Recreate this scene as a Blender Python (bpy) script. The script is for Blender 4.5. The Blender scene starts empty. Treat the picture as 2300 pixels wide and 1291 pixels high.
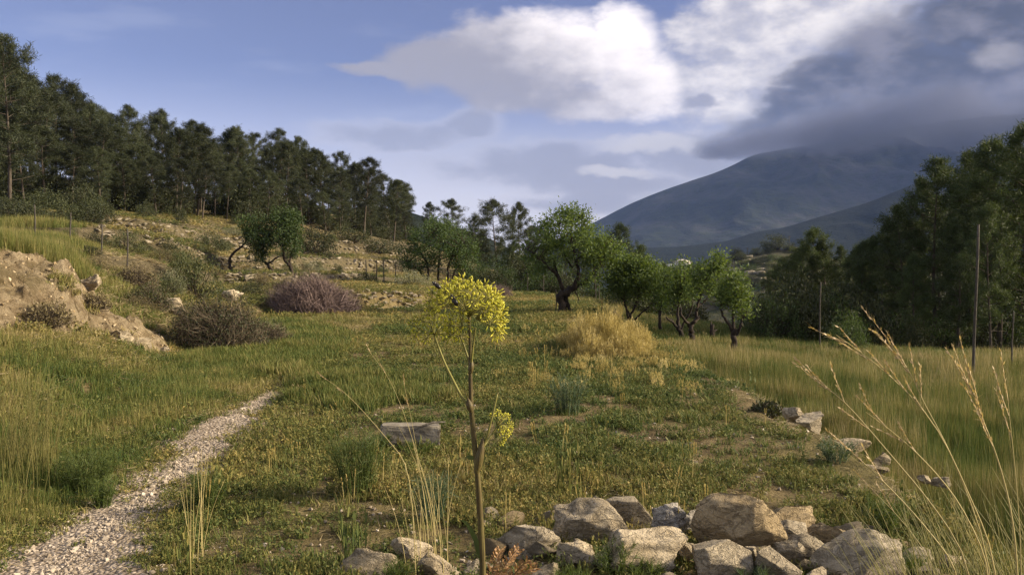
import bpy, bmesh, math, random
import numpy as np
from mathutils import Vector, Matrix
S = bpy.context.scene
COL = S.collection
R = math.radians
FOC = 1914.0                     # focal length in pixels of the 2300 wide photograph
CAMZ = 1.6
# ------------------------------------------------------------------ camera
cd = bpy.data.cameras.new('camera'); cam = bpy.data.objects.new('camera', cd); COL.objects.link(cam)
cd.sensor_width = 36.0; cd.lens = 36.0 * FOC / 2300.0
cd.clip_start = 0.05; cd.clip_end = 30000.0
cam.location = (0, 0, CAMZ)
cam.rotation_euler = (R(90) - math.atan(55.5 / FOC), 0, 0)
S.camera = cam
# ------------------------------------------------------------------ light
SUN_AZ, SUN_EL = R(90), R(25)    # azimuth from +Y (view direction) towards +X
SUN_STRENGTH = 4.0
SKY_STRENGTH = 0.05
EXPOSURE = 1.72
CLOUD_GAIN = 6.7
sl = bpy.data.lights.new('sun', 'SUN'); sl.energy = SUN_STRENGTH; sl.angle = R(12.0); sl.color = (1.0, 0.84, 0.62)
sun = bpy.data.objects.new('sun', sl); COL.objects.link(sun)
sdir = Vector((math.sin(SUN_AZ) * math.cos(SUN_EL), math.cos(SUN_AZ) * math.cos(SUN_EL), math.sin(SUN_EL)))
sun.rotation_euler = sdir.to_track_quat('Z', 'Y').to_euler()
sun.location = (30, 10, 30)
S.view_settings.view_transform = 'Standard'; S.view_settings.look = 'None'
S.view_settings.gamma = 1.0; S.view_settings.use_curve_mapping = False
S.view_settings.exposure = EXPOSURE
S.render.engine = 'CYCLES'
S.cycles.max_bounces = 6; S.cycles.diffuse_bounces = 3; S.cycles.transmission_bounces = 3
S.cycles.transparent_max_bounces = 6; S.cycles.volume_bounces = 1
S.cycles.use_denoising = True
try: S.cycles.denoiser = 'OPENIMAGEDENOISE'
except Exception: pass

class NT:
    """a few shorthands for building node trees"""
    def __init__(s, tree): s.t = tree
    def n(s, typ, **kw):
        nd = s.t.nodes.new(typ)
        for k, v in kw.items(): setattr(nd, k, v)
        return nd
    def put(s, inp, v):
        if v is None: return
        if isinstance(v, bpy.types.NodeSocket): s.t.links.new(v, inp)
        else: inp.default_value = v
    def m(s, op, a, b=None, c=None, clamp=False):
        nd = s.n('ShaderNodeMath', operation=op, use_clamp=clamp)
        s.put(nd.inputs[0], a); s.put(nd.inputs[1], b); s.put(nd.inputs[2], c)
        return nd.outputs[0]
    def vm(s, op, a, b=None):
        nd = s.n('ShaderNodeVectorMath', operation=op)
        s.put(nd.inputs[0], a); s.put(nd.inputs[1], b)
        return nd.outputs[0]
    def ss(s, x, a, b, lo=0.0, hi=1.0):
        nd = s.n('ShaderNodeMapRange', interpolation_type='SMOOTHSTEP')
        s.put(nd.inputs[0], x); nd.inputs[1].default_value = a; nd.inputs[2].default_value = b
        nd.inputs[3].default_value = lo; nd.inputs[4].default_value = hi
        return nd.outputs[0]
    def mix(s, f, a, b, bt='MIX'):
        nd = s.n('ShaderNodeMix', data_type='RGBA', blend_type=bt)
        s.put(nd.inputs[0], f); s.put(nd.inputs[6], a); s.put(nd.inputs[7], b)
        return nd.outputs[2]
    def noise(s, vec, scale, detail=4.0, rough=0.55, dist=0.0):
        nd = s.n('ShaderNodeTexNoise')
        s.put(nd.inputs['Vector'], vec)
        nd.inputs['Scale'].default_value = scale; nd.inputs['Detail'].default_value = detail
        nd.inputs['Roughness'].default_value = rough; nd.inputs['Distortion'].default_value = dist
        return nd
def C4(r, g, b): return (r, g, b, 1.0)

# ------------------------------------------------------------------ sky
W = bpy.data.worlds.new('World'); S.world = W; W.use_nodes = True
wt = W.node_tree; wt.nodes.clear(); N = NT(wt)
tc = N.n('ShaderNodeTexCoord')
DIR = tc.outputs['Generated']
sky = N.n('ShaderNodeTexSky', sky_type='NISHITA', sun_disc=False)
sky.sun_elevation = SUN_EL; sky.sun_rotation = SUN_AZ; sky.altitude = 400; sky.air_density = 1.0
sky.dust_density = 0.6; sky.ozone_density = 2.5
sx = N.n('ShaderNodeSeparateXYZ'); wt.links.new(DIR, sx.inputs[0])
az = N.m('ARCTAN2', sx.outputs[0], sx.outputs[1]); el = N.m('ARCSINE', sx.outputs[2])
AX = N.m('MULTIPLY', az, 19.14); AY = N.m('MULTIPLY', el, 19.14)      # hundreds of photograph pixels
def ang(px, py):
    a = math.atan((px - 1150) / FOC); return a * 19.14, math.atan((590 - py) / FOC * math.cos(a)) * 19.14
stretch = N.vm('MULTIPLY', DIR, (1.0, 1.0, 1.9))
w1 = N.noise(stretch, 5.0, 3.0, 0.5); w2 = N.noise(stretch, 15.0, 7.0, 0.60)
fine = N.noise(stretch, 9.0, 9.0, 0.6)
s1 = N.n('ShaderNodeSeparateColor'); wt.links.new(w1.outputs['Color'], s1.inputs[0])
s2 = N.n('ShaderNodeSeparateColor'); wt.links.new(w2.outputs['Color'], s2.inputs[0])
def warp(base, i, a, b):
    t = N.m('MULTIPLY_ADD', s1.outputs[i], a, base)
    t = N.m('MULTIPLY_ADD', s2.outputs[i], b, t)
    return N.m('SUBTRACT', t, 0.5 * (a + b))
WX = warp(AX, 0, 1.0, 0.9); WY = warp(AY, 1, 0.7, 0.75)
def blobs(lst, X, Y):
    out = None
    for px, py, rx, ry in lst:
        cx, cy = ang(px, py)
        a = N.m('MULTIPLY', N.m('SUBTRACT', X, cx), 100.0 / rx)
        b = N.m('MULTIPLY', N.m('SUBTRACT', Y, cy), 100.0 / ry)
        v = N.m('SUBTRACT', 1.0, N.m('ADD', N.m('MULTIPLY', a, a), N.m('MULTIPLY', b, b)))
        out = v if out is None else N.m('MAXIMUM', out, v)
    return out
FB = N.m('SUBTRACT', fine.outputs[0], 0.5)
FB2 = N.m('SUBTRACT', w2.outputs[0], 0.5)
def k(v, g=1.0): return tuple(c * CLOUD_GAIN * g for c in v[:3]) + (1.0,)
# clear sky, paling to lavender towards the horizon
pale = N.ss(AY, 0.8, 4.3, 0.95, 0.09)
col = N.mix(N.m('MULTIPLY', pale, 0.85), N.mix(1.0, sky.outputs[0], C4(0.42, 0.40, 0.60), 'MULTIPLY'), k((0.88, 0.83, 0.86)))
# thin high veil on the left
veil = N.ss(N.noise(N.vm('MULTIPLY', DIR, (3.0, 3.0, 14.0)), 2.2, 5.0, 0.55).outputs[0], 0.5, 0.75, 0.0, 0.18)
col = N.mix(veil, col, k((0.55, 0.58, 0.72)))
# scattered cloud over the rest of the sky, outside the frame, brightened to add fill light
gen = N.m('SUBTRACT', N.noise(stretch, 2.6, 8.0, 0.6).outputs[0], 0.44)
side = N.ss(N.m('MAXIMUM', N.m('ABSOLUTE', AX), N.m('ADD', AY, 4.0)), 11.5, 14.0)
ga = N.m('MULTIPLY', N.ss(gen, 0.0, 0.14), side)
col = N.mix(N.m('MULTIPLY', ga, 0.9), col, N.mix(N.ss(gen, 0.02, 0.26), k((1.12, 1.06, 1.02)), k((0.74, 0.71, 0.71))))
# grey stratus streaks above the horizon
D = blobs([(1060, 285, 60, 42), (900, 312, 190, 34), (1250, 372, 330, 46), (1420, 405, 210, 48), (1480, 345, 230, 40), (1330, 445, 190, 32), (1600, 350, 220, 60)], WX, WY)
D = N.m('ADD', N.m('MULTIPLY_ADD', FB2, 1.3, D), N.m('MULTIPLY', FB, 2.0))
a4 = N.m('MULTIPLY', N.ss(D, -0.9, 1.2), 0.85)
col = N.mix(a4, col, N.mix(N.ss(D, 0.0, 0.9), k((0.58, 0.56, 0.62)), k((0.35, 0.35, 0.42))))
D = blobs([(1480, 322, 170, 22), (1390, 385, 80, 14)], WX, WY)
D = N.m('MULTIPLY_ADD', FB, 1.2, D)
col = N.mix(N.m('MULTIPLY', N.ss(D, -0.2, 0.9), 0.75), col, k((0.74, 0.70, 0.70)))
# broad white veil at upper right, broken
D = blobs([(1680, 90, 200, 120), (1820, 45, 250, 85), (1740, 170, 140, 80), (1580, 190, 130, 90), (1700, 240, 130, 60), (1560, 60, 80, 50)], WX, WY)
D = N.m('ADD', N.m('MULTIPLY_ADD', FB2, 1.6, D), N.m('MULTIPLY', FB, 1.5))
a3 = N.m('MULTIPLY', N.ss(D, -0.5, 0.7), 0.95)
col = N.mix(a3, col, N.mix(N.ss(FB2, -0.16, 0.2), k((0.50, 0.49, 0.56)), k((1.08, 1.0, 0.95))))
# the sunlit cumulus
CB = [(1030, 155, 160, 62), (1120, 130, 150, 84), (1250, 145, 185, 104), (1395, 112, 84, 86), (1420, 190, 104, 82), (1260, 215, 165, 58), (900, 168, 130, 24), (1340, 232, 135, 44), (1180, 200, 160, 62)]
D = blobs(CB, WX, WY)
D = N.m('ADD', N.m('MULTIPLY_ADD', FB2, 1.5, D), N.m('MULTIPLY', FB, 1.5))
a2 = N.ss(D, -0.38, 0.66)
cxr, _ = ang(1330, 100); 
lit = N.m('MULTIPLY_ADD', N.m('SUBTRACT', WX, cxr), 0.28, 0.62)
lit = N.m('ADD', lit, N.m('MULTIPLY', N.m('SUBTRACT', WY, ang(1200, 150)[1]), 0.34))
lit = N.m('ADD', lit, N.m('MULTIPLY', FB2, 1.3))
lit = N.m('ADD', lit, N.m('MULTIPLY', N.m('SUBTRACT', 0.5, D), 0.30))
lit = N.m('ADD', lit, N.m('MULTIPLY', FB, 1.7))
cc = N.mix(N.ss(lit, -0.25, 1.15), k((0.37, 0.35, 0.39)), k((1.28, 1.17, 1.13)))
col = N.mix(a2, col, cc)
# small dark shred and the dark bank at right
D = blobs([(1565, 228, 60, 14)], WX, WY)
col = N.mix(N.m('MULTIPLY', N.ss(N.m('MULTIPLY_ADD', FB, 1.0, D), 0.0, 0.8), 0.8), col, k((0.34, 0.34, 0.42)))
DB = [(2040, 205, 270, 150), (2250, 170, 260, 210), (1850, 300, 250, 70), (1700, 320, 130, 40), (2120, 280, 320, 120), (2180, 50, 150, 80), (2300, 40, 200, 90), (1860, 185, 110, 70), (1790, 250, 110, 60), (2500, 150, 300, 260), (2800, 150, 300, 260)]
D = blobs(DB, WX, WY)
D = N.m('ADD', N.m('MULTIPLY_ADD', FB2, 1.4, D), N.m('MULTIPLY', FB, 1.6))
a1 = N.ss(D, -0.42, 0.66)
hole = N.ss(N.m('MULTIPLY_ADD', FB2, 1.6, blobs([(2235, 125, 70, 32)], WX, WY)), 0.0, 1.2)
dk = N.mix(N.ss(N.m('ADD', N.m('MULTIPLY', FB, 1.5), N.m('MULTIPLY', FB2, 1.3)), -0.26, 0.30), k((0.08, 0.085, 0.115)), k((0.27, 0.255, 0.295)))
dk = N.mix(N.ss(D, 0.35, -0.35), dk, k((0.46, 0.46, 0.54)))
dk = N.mix(N.m('MULTIPLY', hole, 0.6), dk, k((0.52, 0.48, 0.48)))
col = N.mix(a1, col, dk)
bg = N.n('ShaderNodeBackground'); wt.links.new(col, bg.inputs[0]); bg.inputs[1].default_value = SKY_STRENGTH
wo = N.n('ShaderNodeOutputWorld'); wt.links.new(bg.outputs[0], wo.inputs[0])
W.cycles.sampling_method = 'MANUAL'; W.cycles.sample_map_resolution = 512
# ------------------------------------------------------------------ helpers
def tag(o, label=None, cat=None, group=None, kind=None):
    if label: o['label'] = label
    if cat: o['category'] = cat
    if group: o['group'] = group
    if kind: o['kind'] = kind
    return o
def P(px, py, d):
    """world point seen at photograph pixel (px, py) at depth d (metres along the view)"""
    p = math.atan(55.5 / FOC)
    x = (px - 1150) / FOC; v = (645.5 - py) / FOC
    dy = math.cos(p) + v * math.sin(p); dz = v * math.cos(p) - math.sin(p)
    return np.array([x / dy * d, d, CAMZ + dz / dy * d])
def hash2(ix, iy, seed):
    h = (ix.astype(np.int64) * 374761393 + iy.astype(np.int64) * 668265263 + seed * 1442695041) & 0xFFFFFFFF
    h = ((h ^ (h >> 13)) * 1274126177) & 0xFFFFFFFF
    return ((h ^ (h >> 16)) & 0xFFFFFF) / float(0xFFFFFF)
def vn(x, y, seed=0):
    x = np.asarray(x, float); y = np.asarray(y, float)
    ix = np.floor(x); iy = np.floor(y); fx = x - ix; fy = y - iy
    fx = fx * fx * (3 - 2 * fx); fy = fy * fy * (3 - 2 * fy)
    a = hash2(ix, iy, seed); b = hash2(ix + 1, iy, seed); c = hash2(ix, iy + 1, seed); d = hash2(ix + 1, iy + 1, seed)
    return (a * (1 - fx) + b * fx) * (1 - fy) + (c * (1 - fx) + d * fx) * fy
def fbm(x, y, seed=0, oct=4):
    s = 0; a = 0.5; t = 0
    for i in range(oct):
        s = s + a * vn(np.asarray(x) * 2 ** i, np.asarray(y) * 2 ** i, seed + 17 * i); t += a; a *= 0.5
    return s / t
def vn3(p, seed=0):
    i = np.floor(p); f = p - i; f = f * f * (3 - 2 * f)
    out = 0
    for dz in (0, 1):
        z = i[:, 2] + dz; wz = f[:, 2] if dz else 1 - f[:, 2]
        for dy in (0, 1):
            wy = f[:, 1] if dy else 1 - f[:, 1]
            for dx in (0, 1):
                wx = f[:, 0] if dx else 1 - f[:, 0]
                out = out + wx * wy * wz * hash2(i[:, 0] + dx + 57 * z, i[:, 1] + dy - 113 * z, seed)
    return out
def fbm3(p, seed=0, oct=4):
    s = 0; a = 0.5; t = 0
    for i in range(oct):
        s = s + a * vn3(p * 2 ** i, seed + 13 * i); t += a; a *= 0.5
    return s / t
def sstep(x, a, b):
    t = np.clip((x - a) / (b - a), 0, 1); return t * t * (3 - 2 * t)

def mesh_np(name, V, quads=None, tris=None, smooth=False):
    V = np.asarray(V, np.float32).reshape(-1, 3)
    q = np.zeros((0, 4), np.int32) if quads is None else np.asarray(quads, np.int32).reshape(-1, 4)
    t = np.zeros((0, 3), np.int32) if tris is None else np.asarray(tris, np.int32).reshape(-1, 3)
    me = bpy.data.meshes.new(name)
    me.vertices.add(len(V)); me.vertices.foreach_set('co', V.ravel())
    nl = q.size + t.size; me.loops.add(nl)
    me.loops.foreach_set('vertex_index', np.concatenate([q.ravel(), t.ravel()]).astype(np.int32))
    npol = len(q) + len(t); me.polygons.add(npol)
    ls = np.concatenate([np.arange(len(q)) * 4, q.size + np.arange(len(t)) * 3]).astype(np.int32)
    me.polygons.foreach_set('loop_start', ls)
    if smooth: me.polygons.foreach_set('use_smooth', np.ones(npol, bool))
    me.update(calc_edges=True)
    return me
class MB:
    """collects tubes, blades and leaves, then links them as ONE mesh object"""
    def __init__(s): s.V = []; s.Q = []; s.T = []; s.n = 0
    def add(s, V, Q=None, T=None):
        V = np.asarray(V, float).reshape(-1, 3)
        s.V.append(V)
        if Q is not None and len(Q): s.Q.append(np.asarray(Q, np.int64).reshape(-1, 4) + s.n)
        if T is not None and len(T): s.T.append(np.asarray(T, np.int64).reshape(-1, 3) + s.n)
        s.n += len(V)
    def tube(s, pts, rad, sides=6):
        pts = np.asarray(pts, float); n = len(pts)
        rad = np.broadcast_to(np.asarray(rad, float), (n,))
        tg = np.gradient(pts, axis=0); tg /= np.linalg.norm(tg, axis=1)[:, None] + 1e-9
        ref = np.array([0.3, 0.2, 1.0]) if abs(tg[0, 2]) < 0.8 else np.array([1.0, 0.3, 0.1])
        A = np.cross(tg, ref); A /= np.linalg.norm(A, axis=1)[:, None] + 1e-9
        B = np.cross(tg, A)
        th = np.arange(sides) * 2 * np.pi / sides
        V = pts[:, None, :] + rad[:, None, None] * (np.cos(th)[None, :, None] * A[:, None, :] + np.sin(th)[None, :, None] * B[:, None, :])
        V = V.reshape(-1, 3)
        i = np.arange(n - 1)[:, None] * sides; j = np.arange(sides)[None, :]; j2 = (j + 1) % sides
        Q = np.stack([i + j, i + j2, i + sides + j2, i + sides + j], -1).reshape(-1, 4)
        T = [[(n - 1) * sides + a, (n - 1) * sides + a + 1, (n - 1) * sides] for a in range(1, sides - 1)]
        s.add(V, Q, T)
    def leaves(s, pos, dr, L, Wd, rng, fold=0.0):
        """diamond leaves at pos along dr"""
        n = len(pos); dr = dr / (np.linalg.norm(dr, axis=1)[:, None] + 1e-9)
        r = rng.normal(size=(n, 3)); sd = np.cross(dr, r); sd /= np.linalg.norm(sd, axis=1)[:, None] + 1e-9
        L = np.broadcast_to(L, (n,))[:, None]; Wd = np.broadcast_to(Wd, (n,))[:, None]
        V = np.stack([pos, pos + dr * L * .5 + sd * Wd * .5, pos + dr * L, pos + dr * L * .5 - sd * Wd * .5], 1).reshape(-1, 3)
        s.add(V, np.arange(4 * n).reshape(-1, 4))
    def needles(s, pos, dr, L, Wd, rng):
        n = len(pos); dr = dr / (np.linalg.norm(dr, axis=1)[:, None] + 1e-9)
        r = rng.normal(size=(n, 3)); sd = np.cross(dr, r); sd /= np.linalg.norm(sd, axis=1)[:, None] + 1e-9
        L = np.broadcast_to(L, (n,))[:, None]; Wd = np.broadcast_to(Wd, (n,))[:, None]
        V = np.stack([pos + sd * Wd * .5, pos - sd * Wd * .5, pos + dr * L], 1).reshape(-1, 3)
        s.add(V, None, np.arange(3 * n).reshape(-1, 3))
    def blade(s, pts, w, side):
        """flat grass blade ribbon along pts, tapering"""
        pts = np.asarray(pts, float); n = len(pts)
        wd = w * (1 - np.linspace(0, 1, n) ** 1.5 * 0.92)
        V = np.stack([pts - side * wd[:, None] * .5, pts + side * wd[:, None] * .5], 1).reshape(-1, 3)
        i = np.arange(n - 1) * 2
        s.add(V, np.stack([i, i + 1, i + 3, i + 2], -1))
    def mesh(s, name, mat, smooth=False):
        me = mesh_np(name, np.concatenate(s.V), np.concatenate(s.Q) if s.Q else None, np.concatenate(s.T) if s.T else None, smooth)
        me.materials.append(mat); return me
    def build(s, name, mat, parent=None, smooth=False, loc=None):
        return link(name, s.mesh(name, mat, smooth), parent, loc)
def link(name, me, parent=None, loc=None):
    o = bpy.data.objects.new(name, me); COL.objects.link(o)
    if parent is not None: o.parent = parent
    if loc is not None: o.location = Vector([float(c) for c in loc])
    return o
def empty(name, loc=(0, 0, 0), rz=0.0):
    o = bpy.data.objects.new(name, None); COL.objects.link(o)
    o.location = Vector([float(c) for c in loc]); o.rotation_euler = (0, 0, rz); o.empty_display_size = 0.2
    return o
def copy_tree(o, parent=None):
    c = o.copy(); COL.objects.link(c)
    if parent is not None: c.parent = parent
    for ch in list(o.children): copy_tree(ch, c)
    return c

# ------------------------------------------------------------------ materials
def mat(name):
    m = bpy.data.materials.new(name); m.use_nodes = True
    m.node_tree.nodes.clear(); n = NT(m.node_tree)
    out = n.n('ShaderNodeOutputMaterial')
    return m, n, out
def pbsdf(n, col, rough=0.8, spec=0.25, normal=None):
    b = n.n('ShaderNodeBsdfPrincipled')
    n.put(b.inputs['Base Color'], col); n.put(b.inputs['Roughness'], rough)
    b.inputs['Specular IOR Level'].default_value = spec
    if normal is not None: n.put(b.inputs['Normal'], normal)
    return b.outputs[0]
def bump(n, h, strength, dist):
    b = n.n('ShaderNodeBump'); b.inputs['Strength'].default_value = strength; b.inputs['Distance'].default_value = dist
    n.put(b.inputs['Height'], h); return b.outputs[0]
def foliage(name, c1, c2, trans=0.35, var=0.25, rough=0.6):
    """leaf material: every leaf and every tree a little different"""
    m, n, out = mat(name)
    g = n.n('ShaderNodeNewGeometry'); oi = n.n('ShaderNodeObjectInfo')
    c = n.mix(g.outputs['Random Per Island'], C4(*c1), C4(*c2))
    f = n.m('MULTIPLY_ADD', oi.outputs['Random'], var * 2, 1 - var)
    c = n.mix(1.0, c, n.vm('MULTIPLY', (1, 1, 1), n.n('ShaderNodeCombineXYZ').outputs[0]) if False else f_to_col(n, f), 'MULTIPLY')
    a = pbsdf(n, c, rough, 0.2)
    t = n.n('ShaderNodeBsdfTranslucent'); n.put(t.inputs[0], n.mix(1.0, c, C4(1.3, 1.25, 0.5), 'MULTIPLY'))
    mx = n.n('ShaderNodeMixShader'); mx.inputs[0].default_value = trans
    n.put(mx.inputs[1], a); n.put(mx.inputs[2], t.outputs[0]); n.put(out.inputs[0], mx.outputs[0])
    return m
def f_to_col(n, f):
    c = n.n('ShaderNodeCombineXYZ'); n.put(c.inputs[0], f); n.put(c.inputs[1], f); n.put(c.inputs[2], f)
    return c.outputs[0]
def ramp(n, f, stops):
    r = n.n('ShaderNodeValToRGB'); e = r.color_ramp.elements
    e[0].position, e[0].color = stops[0][0], C4(*stops[0][1]); e[1].position, e[1].color = stops[-1][0], C4(*stops[-1][1])
    for p, c in stops[1:-1]:
        x = e.new(p); x.color = C4(*c)
    n.put(r.inputs[0], f); return r.outputs[0]
def bark(name, c1, c2, sc=14):
    m, n, out = mat(name)
    t = n.n('ShaderNodeTexCoord'); v = n.vm('MULTIPLY', t.outputs['Object'], (1, 1, 0.25))
    z = n.noise(v, sc, 5, 0.65)
    c = n.mix(n.ss(z.outputs[0], 0.3, 0.7), C4(*c1), C4(*c2))
    n.put(out.inputs[0], pbsdf(n, c, 0.9, 0.15, bump(n, z.outputs[0], 0.8, 0.03)))
    return m
def grassmat(name, stops, trans=0.3):
    m, n, out = mat(name)
    at = n.n('ShaderNodeAttribute', attribute_type='INSTANCER', attribute_name='tint')
    g = n.n('ShaderNodeNewGeometry')
    f = n.m('ADD', at.outputs['Fac'], n.m('MULTIPLY', n.m('SUBTRACT', g.outputs['Random Per Island'], 0.5), 0.45), clamp=True)
    c = ramp(n, f, stops)
    a = pbsdf(n, c, 0.65, 0.2)
    t = n.n('ShaderNodeBsdfTranslucent'); n.put(t.inputs[0], c)
    mx = n.n('ShaderNodeMixShader'); mx.inputs[0].default_value = trans
    n.put(mx.inputs[1], a); n.put(mx.inputs[2], t.outputs[0]); n.put(out.inputs[0], mx.outputs[0])
    return m
def rockmat(name, c1, c2, c3, sc=6.0, strata=(1, 1, 1.7)):
    m, n, out = mat(name)
    t = n.n('ShaderNodeTexCoord'); oi = n.n('ShaderNodeObjectInfo')
    v = n.vm('ADD', t.outputs['Object'], n.vm('MULTIPLY', oi.outputs['Location'], (7.1, 5.3, 3.7)))
    a = n.noise(v, sc, 6, 0.65, 0.3); b = n.noise(n.vm('MULTIPLY', v, strata), sc * 3.6, 9, 0.72, 0.3); s = n.noise(v, sc * 14, 3, 0.6)
    c = n.mix(n.ss(a.outputs[0], 0.34, 0.66), C4(*c1), C4(*c2))
    c = n.mix(n.ss(b.outputs[0], 0.52, 0.68), c, C4(*c3))
    # lichen freckles and dark pits
    c = n.mix(n.ss(s.outputs[0], 0.62, 0.72, 0, 0.6), c, C4(c2[0] * 1.5, c2[1] * 1.5, c2[2] * 1.5))
    c = n.mix(n.ss(b.outputs[0], 0.42, 0.30, 0, 0.6), c, C4(c1[0] * .45, c1[1] * .43, c1[2] * .4))
    ck = n.m('ABSOLUTE', n.m('SUBTRACT', n.noise(n.vm('MULTIPLY', v, strata), sc * 1.4, 5, .6, .8).outputs[0], .5))
    c = n.mix(n.ss(ck, .012, .003, 0, .28), c, C4(c1[0] * .35, c1[1] * .33, c1[2] * .3))
    f = n.m('MULTIPLY_ADD', oi.outputs['Random'], 0.5, 0.75)
    c = n.mix(1.0, c, f_to_col(n, f), 'MULTIPLY')
    h = n.m('ADD', n.m('ADD', n.m('MULTIPLY', b.outputs[0], 1.0), n.m('MULTIPLY', s.outputs[0], 0.35)), n.ss(ck, 0, .04, 0, .5))
    n.put(out.inputs[0], pbsdf(n, c, 0.92, 0.15, bump(n, h, 1.0, 0.045)))
    return m

M = {}
M['pine'] = foliage('pine_needles', (0.026, 0.036, 0.019), (0.056, 0.065, 0.032), 0.22, 0.4)
M['pine_right'] = foliage('fresh_pine_needles', (0.028, 0.044, 0.018), (0.064, 0.086, 0.032), 0.24, 0.35)
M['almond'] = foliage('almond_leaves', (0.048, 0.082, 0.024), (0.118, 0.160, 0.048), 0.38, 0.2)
M['almond_dark'] = foliage('dark_almond_leaves', (0.028, 0.052, 0.018), (0.066, 0.098, 0.032), 0.3, 0.2)  # deeper, duller green than the other almond leaves
M['olive'] = foliage('dull_shrub_leaves', (0.045, 0.058, 0.022), (0.11, 0.12, 0.050), 0.25, 0.3)
M['greyleaf'] = foliage('grey_shrub_leaves', (0.13, 0.14, 0.085), (0.26, 0.26, 0.17), 0.25, 0.2)
M['scrub'] = foliage('dark_scrub_leaves', (0.020, 0.028, 0.012), (0.065, 0.072, 0.030), 0.2, 0.3)
M['dryleaf'] = foliage('withered_scrub_leaves', (0.085, 0.068, 0.034), (0.17, 0.14, 0.068), 0.15, 0.25)
M['twig_purple'] = foliage('dry_purple_twigs', (0.10, 0.072, 0.068), (0.21, 0.155, 0.135), 0.0, 0.1, 0.9)
M['twig_dark'] = foliage('dry_dark_twigs', (0.045, 0.036, 0.026), (0.17, 0.135, 0.090), 0.0, 0.1, 0.9)
M['bark_pine'] = bark('pine_bark', (0.045, 0.036, 0.028), (0.10, 0.082, 0.064))
M['bark_almond'] = bark('almond_bark', (0.018, 0.014, 0.011), (0.052, 0.040, 0.031))
M['wood_grey'] = bark('weathered_post_wood', (0.045, 0.040, 0.033), (0.095, 0.085, 0.070), 30)
M['rock_tan'] = rockmat('tan_limestone', (0.34, 0.275, 0.175), (0.52, 0.44, 0.31), (0.27, 0.22, 0.15))
M['rock_grey'] = rockmat('grey_limestone', (0.31, 0.26, 0.18), (0.45, 0.385, 0.275), (0.24, 0.205, 0.15))
M['rock_white'] = rockmat('pale_limestone', (0.34, 0.31, 0.26), (0.50, 0.46, 0.39), (0.22, 0.195, 0.16))
M['rock_orange'] = rockmat('ochre_limestone', (0.33, 0.25, 0.14), (0.47, 0.37, 0.22), (0.25, 0.195, 0.125))
M['wallstone'] = rockmat('terrace_wall_stone', (0.36, 0.305, 0.215), (0.54, 0.47, 0.345), (0.24, 0.20, 0.14), 4.0)

# ------------------------------------------------------------------ terrain
PXS = [-500, 0, 150, 190, 230, 370, 500, 600, 800, 940, 1060, 1200, 1420, 2000, 2800]
PROF = [
 [(8.0, .75), (8.9, 1.75), (22, 1.9), (22.6, 2.1), (28, 2.3), (28.6, 2.8), (34, 3.1), (34.6, 3.7), (44, 4.3), (100, 11)],
 [(11.3, .70), (12.5, 1.72), (22, 1.9), (22.6, 2.1), (28, 2.3), (28.6, 2.8), (34, 3.1), (34.6, 3.7), (44, 4.3), (100, 11)],
 [(12.4, .62), (13.5, 1.50), (22, 1.75), (22.6, 2.0), (28, 2.25), (28.7, 2.8), (35, 3.1), (35.7, 3.7), (45, 4.3), (105, 11)],
 [(12.9, .57), (13.9, 1.12), (22, 1.62), (22.6, 1.9), (28.5, 2.25), (29.2, 2.8), (35.5, 3.1), (36.2, 3.7), (45.5, 4.3), (107, 10.5)],
 [(13.3, .45), (14.2, .74), (22, 1.5), (22.7, 1.8), (29, 2.2), (29.8, 2.8), (36, 3.1), (36.8, 3.7), (46, 4.3), (110, 10)],
 [(14.3, 0), (15.3, .2), (24, 1.1), (24.9, 1.5), (31, 1.9), (31.8, 2.5), (38, 2.8), (38.8, 3.4), (48, 4.2), (115, 9.5)],
 [(21, 0), (23, .3), (33, .75), (33.8, 1.15), (38, 1.2), (38.8, 1.85), (45, 2.3), (45.8, 2.9), (54, 4.4), (110, 9)],
 [(25, 0), (26.5, .4), (34, .75), (34.8, 1.15), (40, 1.15), (40.8, 1.85), (48, 2.3), (48.8, 3.0), (57, 4.3), (110, 9)],
 [(26.7, 0), (27.5, .7), (43, .7), (44, 1.0), (52, 1.0), (53, 1.9), (59, 2.05), (60, 2.9), (76, 4.1), (120, 7.5)],
 [(30, 0), (31, .45), (45, .5), (46, .6), (58, .9), (59, 1.4), (66, 1.8), (67, 2.4), (95, 3.7), (140, 5)],
 [(40, 0), (42, .1), (50, .1), (51, .15), (60, .3), (61, .5), (75, .8), (76, 1.0), (110, 1.5), (160, 1.5)],
 [(45, 0), (46, -.1), (55, -.5), (56, -.55), (65, -.8), (66, -.9), (80, -1.2), (81, -1.3), (110, -2), (160, -4)],
 [(30, 0), (31, -.1), (34, -.3), (35, -.4), (40, -1), (42, -1.2), (55, -3), (60, -4), (100, -12), (200, -30)],
 [(22, 0), (24, -.3), (28, -.8), (30, -1), (36, -1.8), (38, -2), (50, -4), (60, -6), (100, -15), (200, -35)],
 [(22, 0), (24, -.3), (28, -.8), (30, -1), (36, -1.8), (38, -2), (50, -4), (60, -6), (100, -15), (200, -35)]]
PU = np.array([(p - 1150) / FOC for p in PXS]); PR = np.array(PROF)
def profile(u):
    """knot distances and heights at view slope u: arrays (10, n)"""
    return (np.array([np.interp(u, PU, PR[:, i, 0]) for i in range(10)]), np.array([np.interp(u, PU, PR[:, i, 1]) for i in range(10)]))
PATH = np.array([(1.0, -1.75, .55), (2.6, -2.02, .5), (4.37, -2.36, .52), (5.02, -2.50, .46), (5.47, -2.54, .38), (6.0, -2.56, .33), (6.8, -2.64, .36), (8.3, -2.82, .32), (9.3, -2.9, .28), (10.4, -3.04, .20), (12.2, -3.2, .05)])
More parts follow.
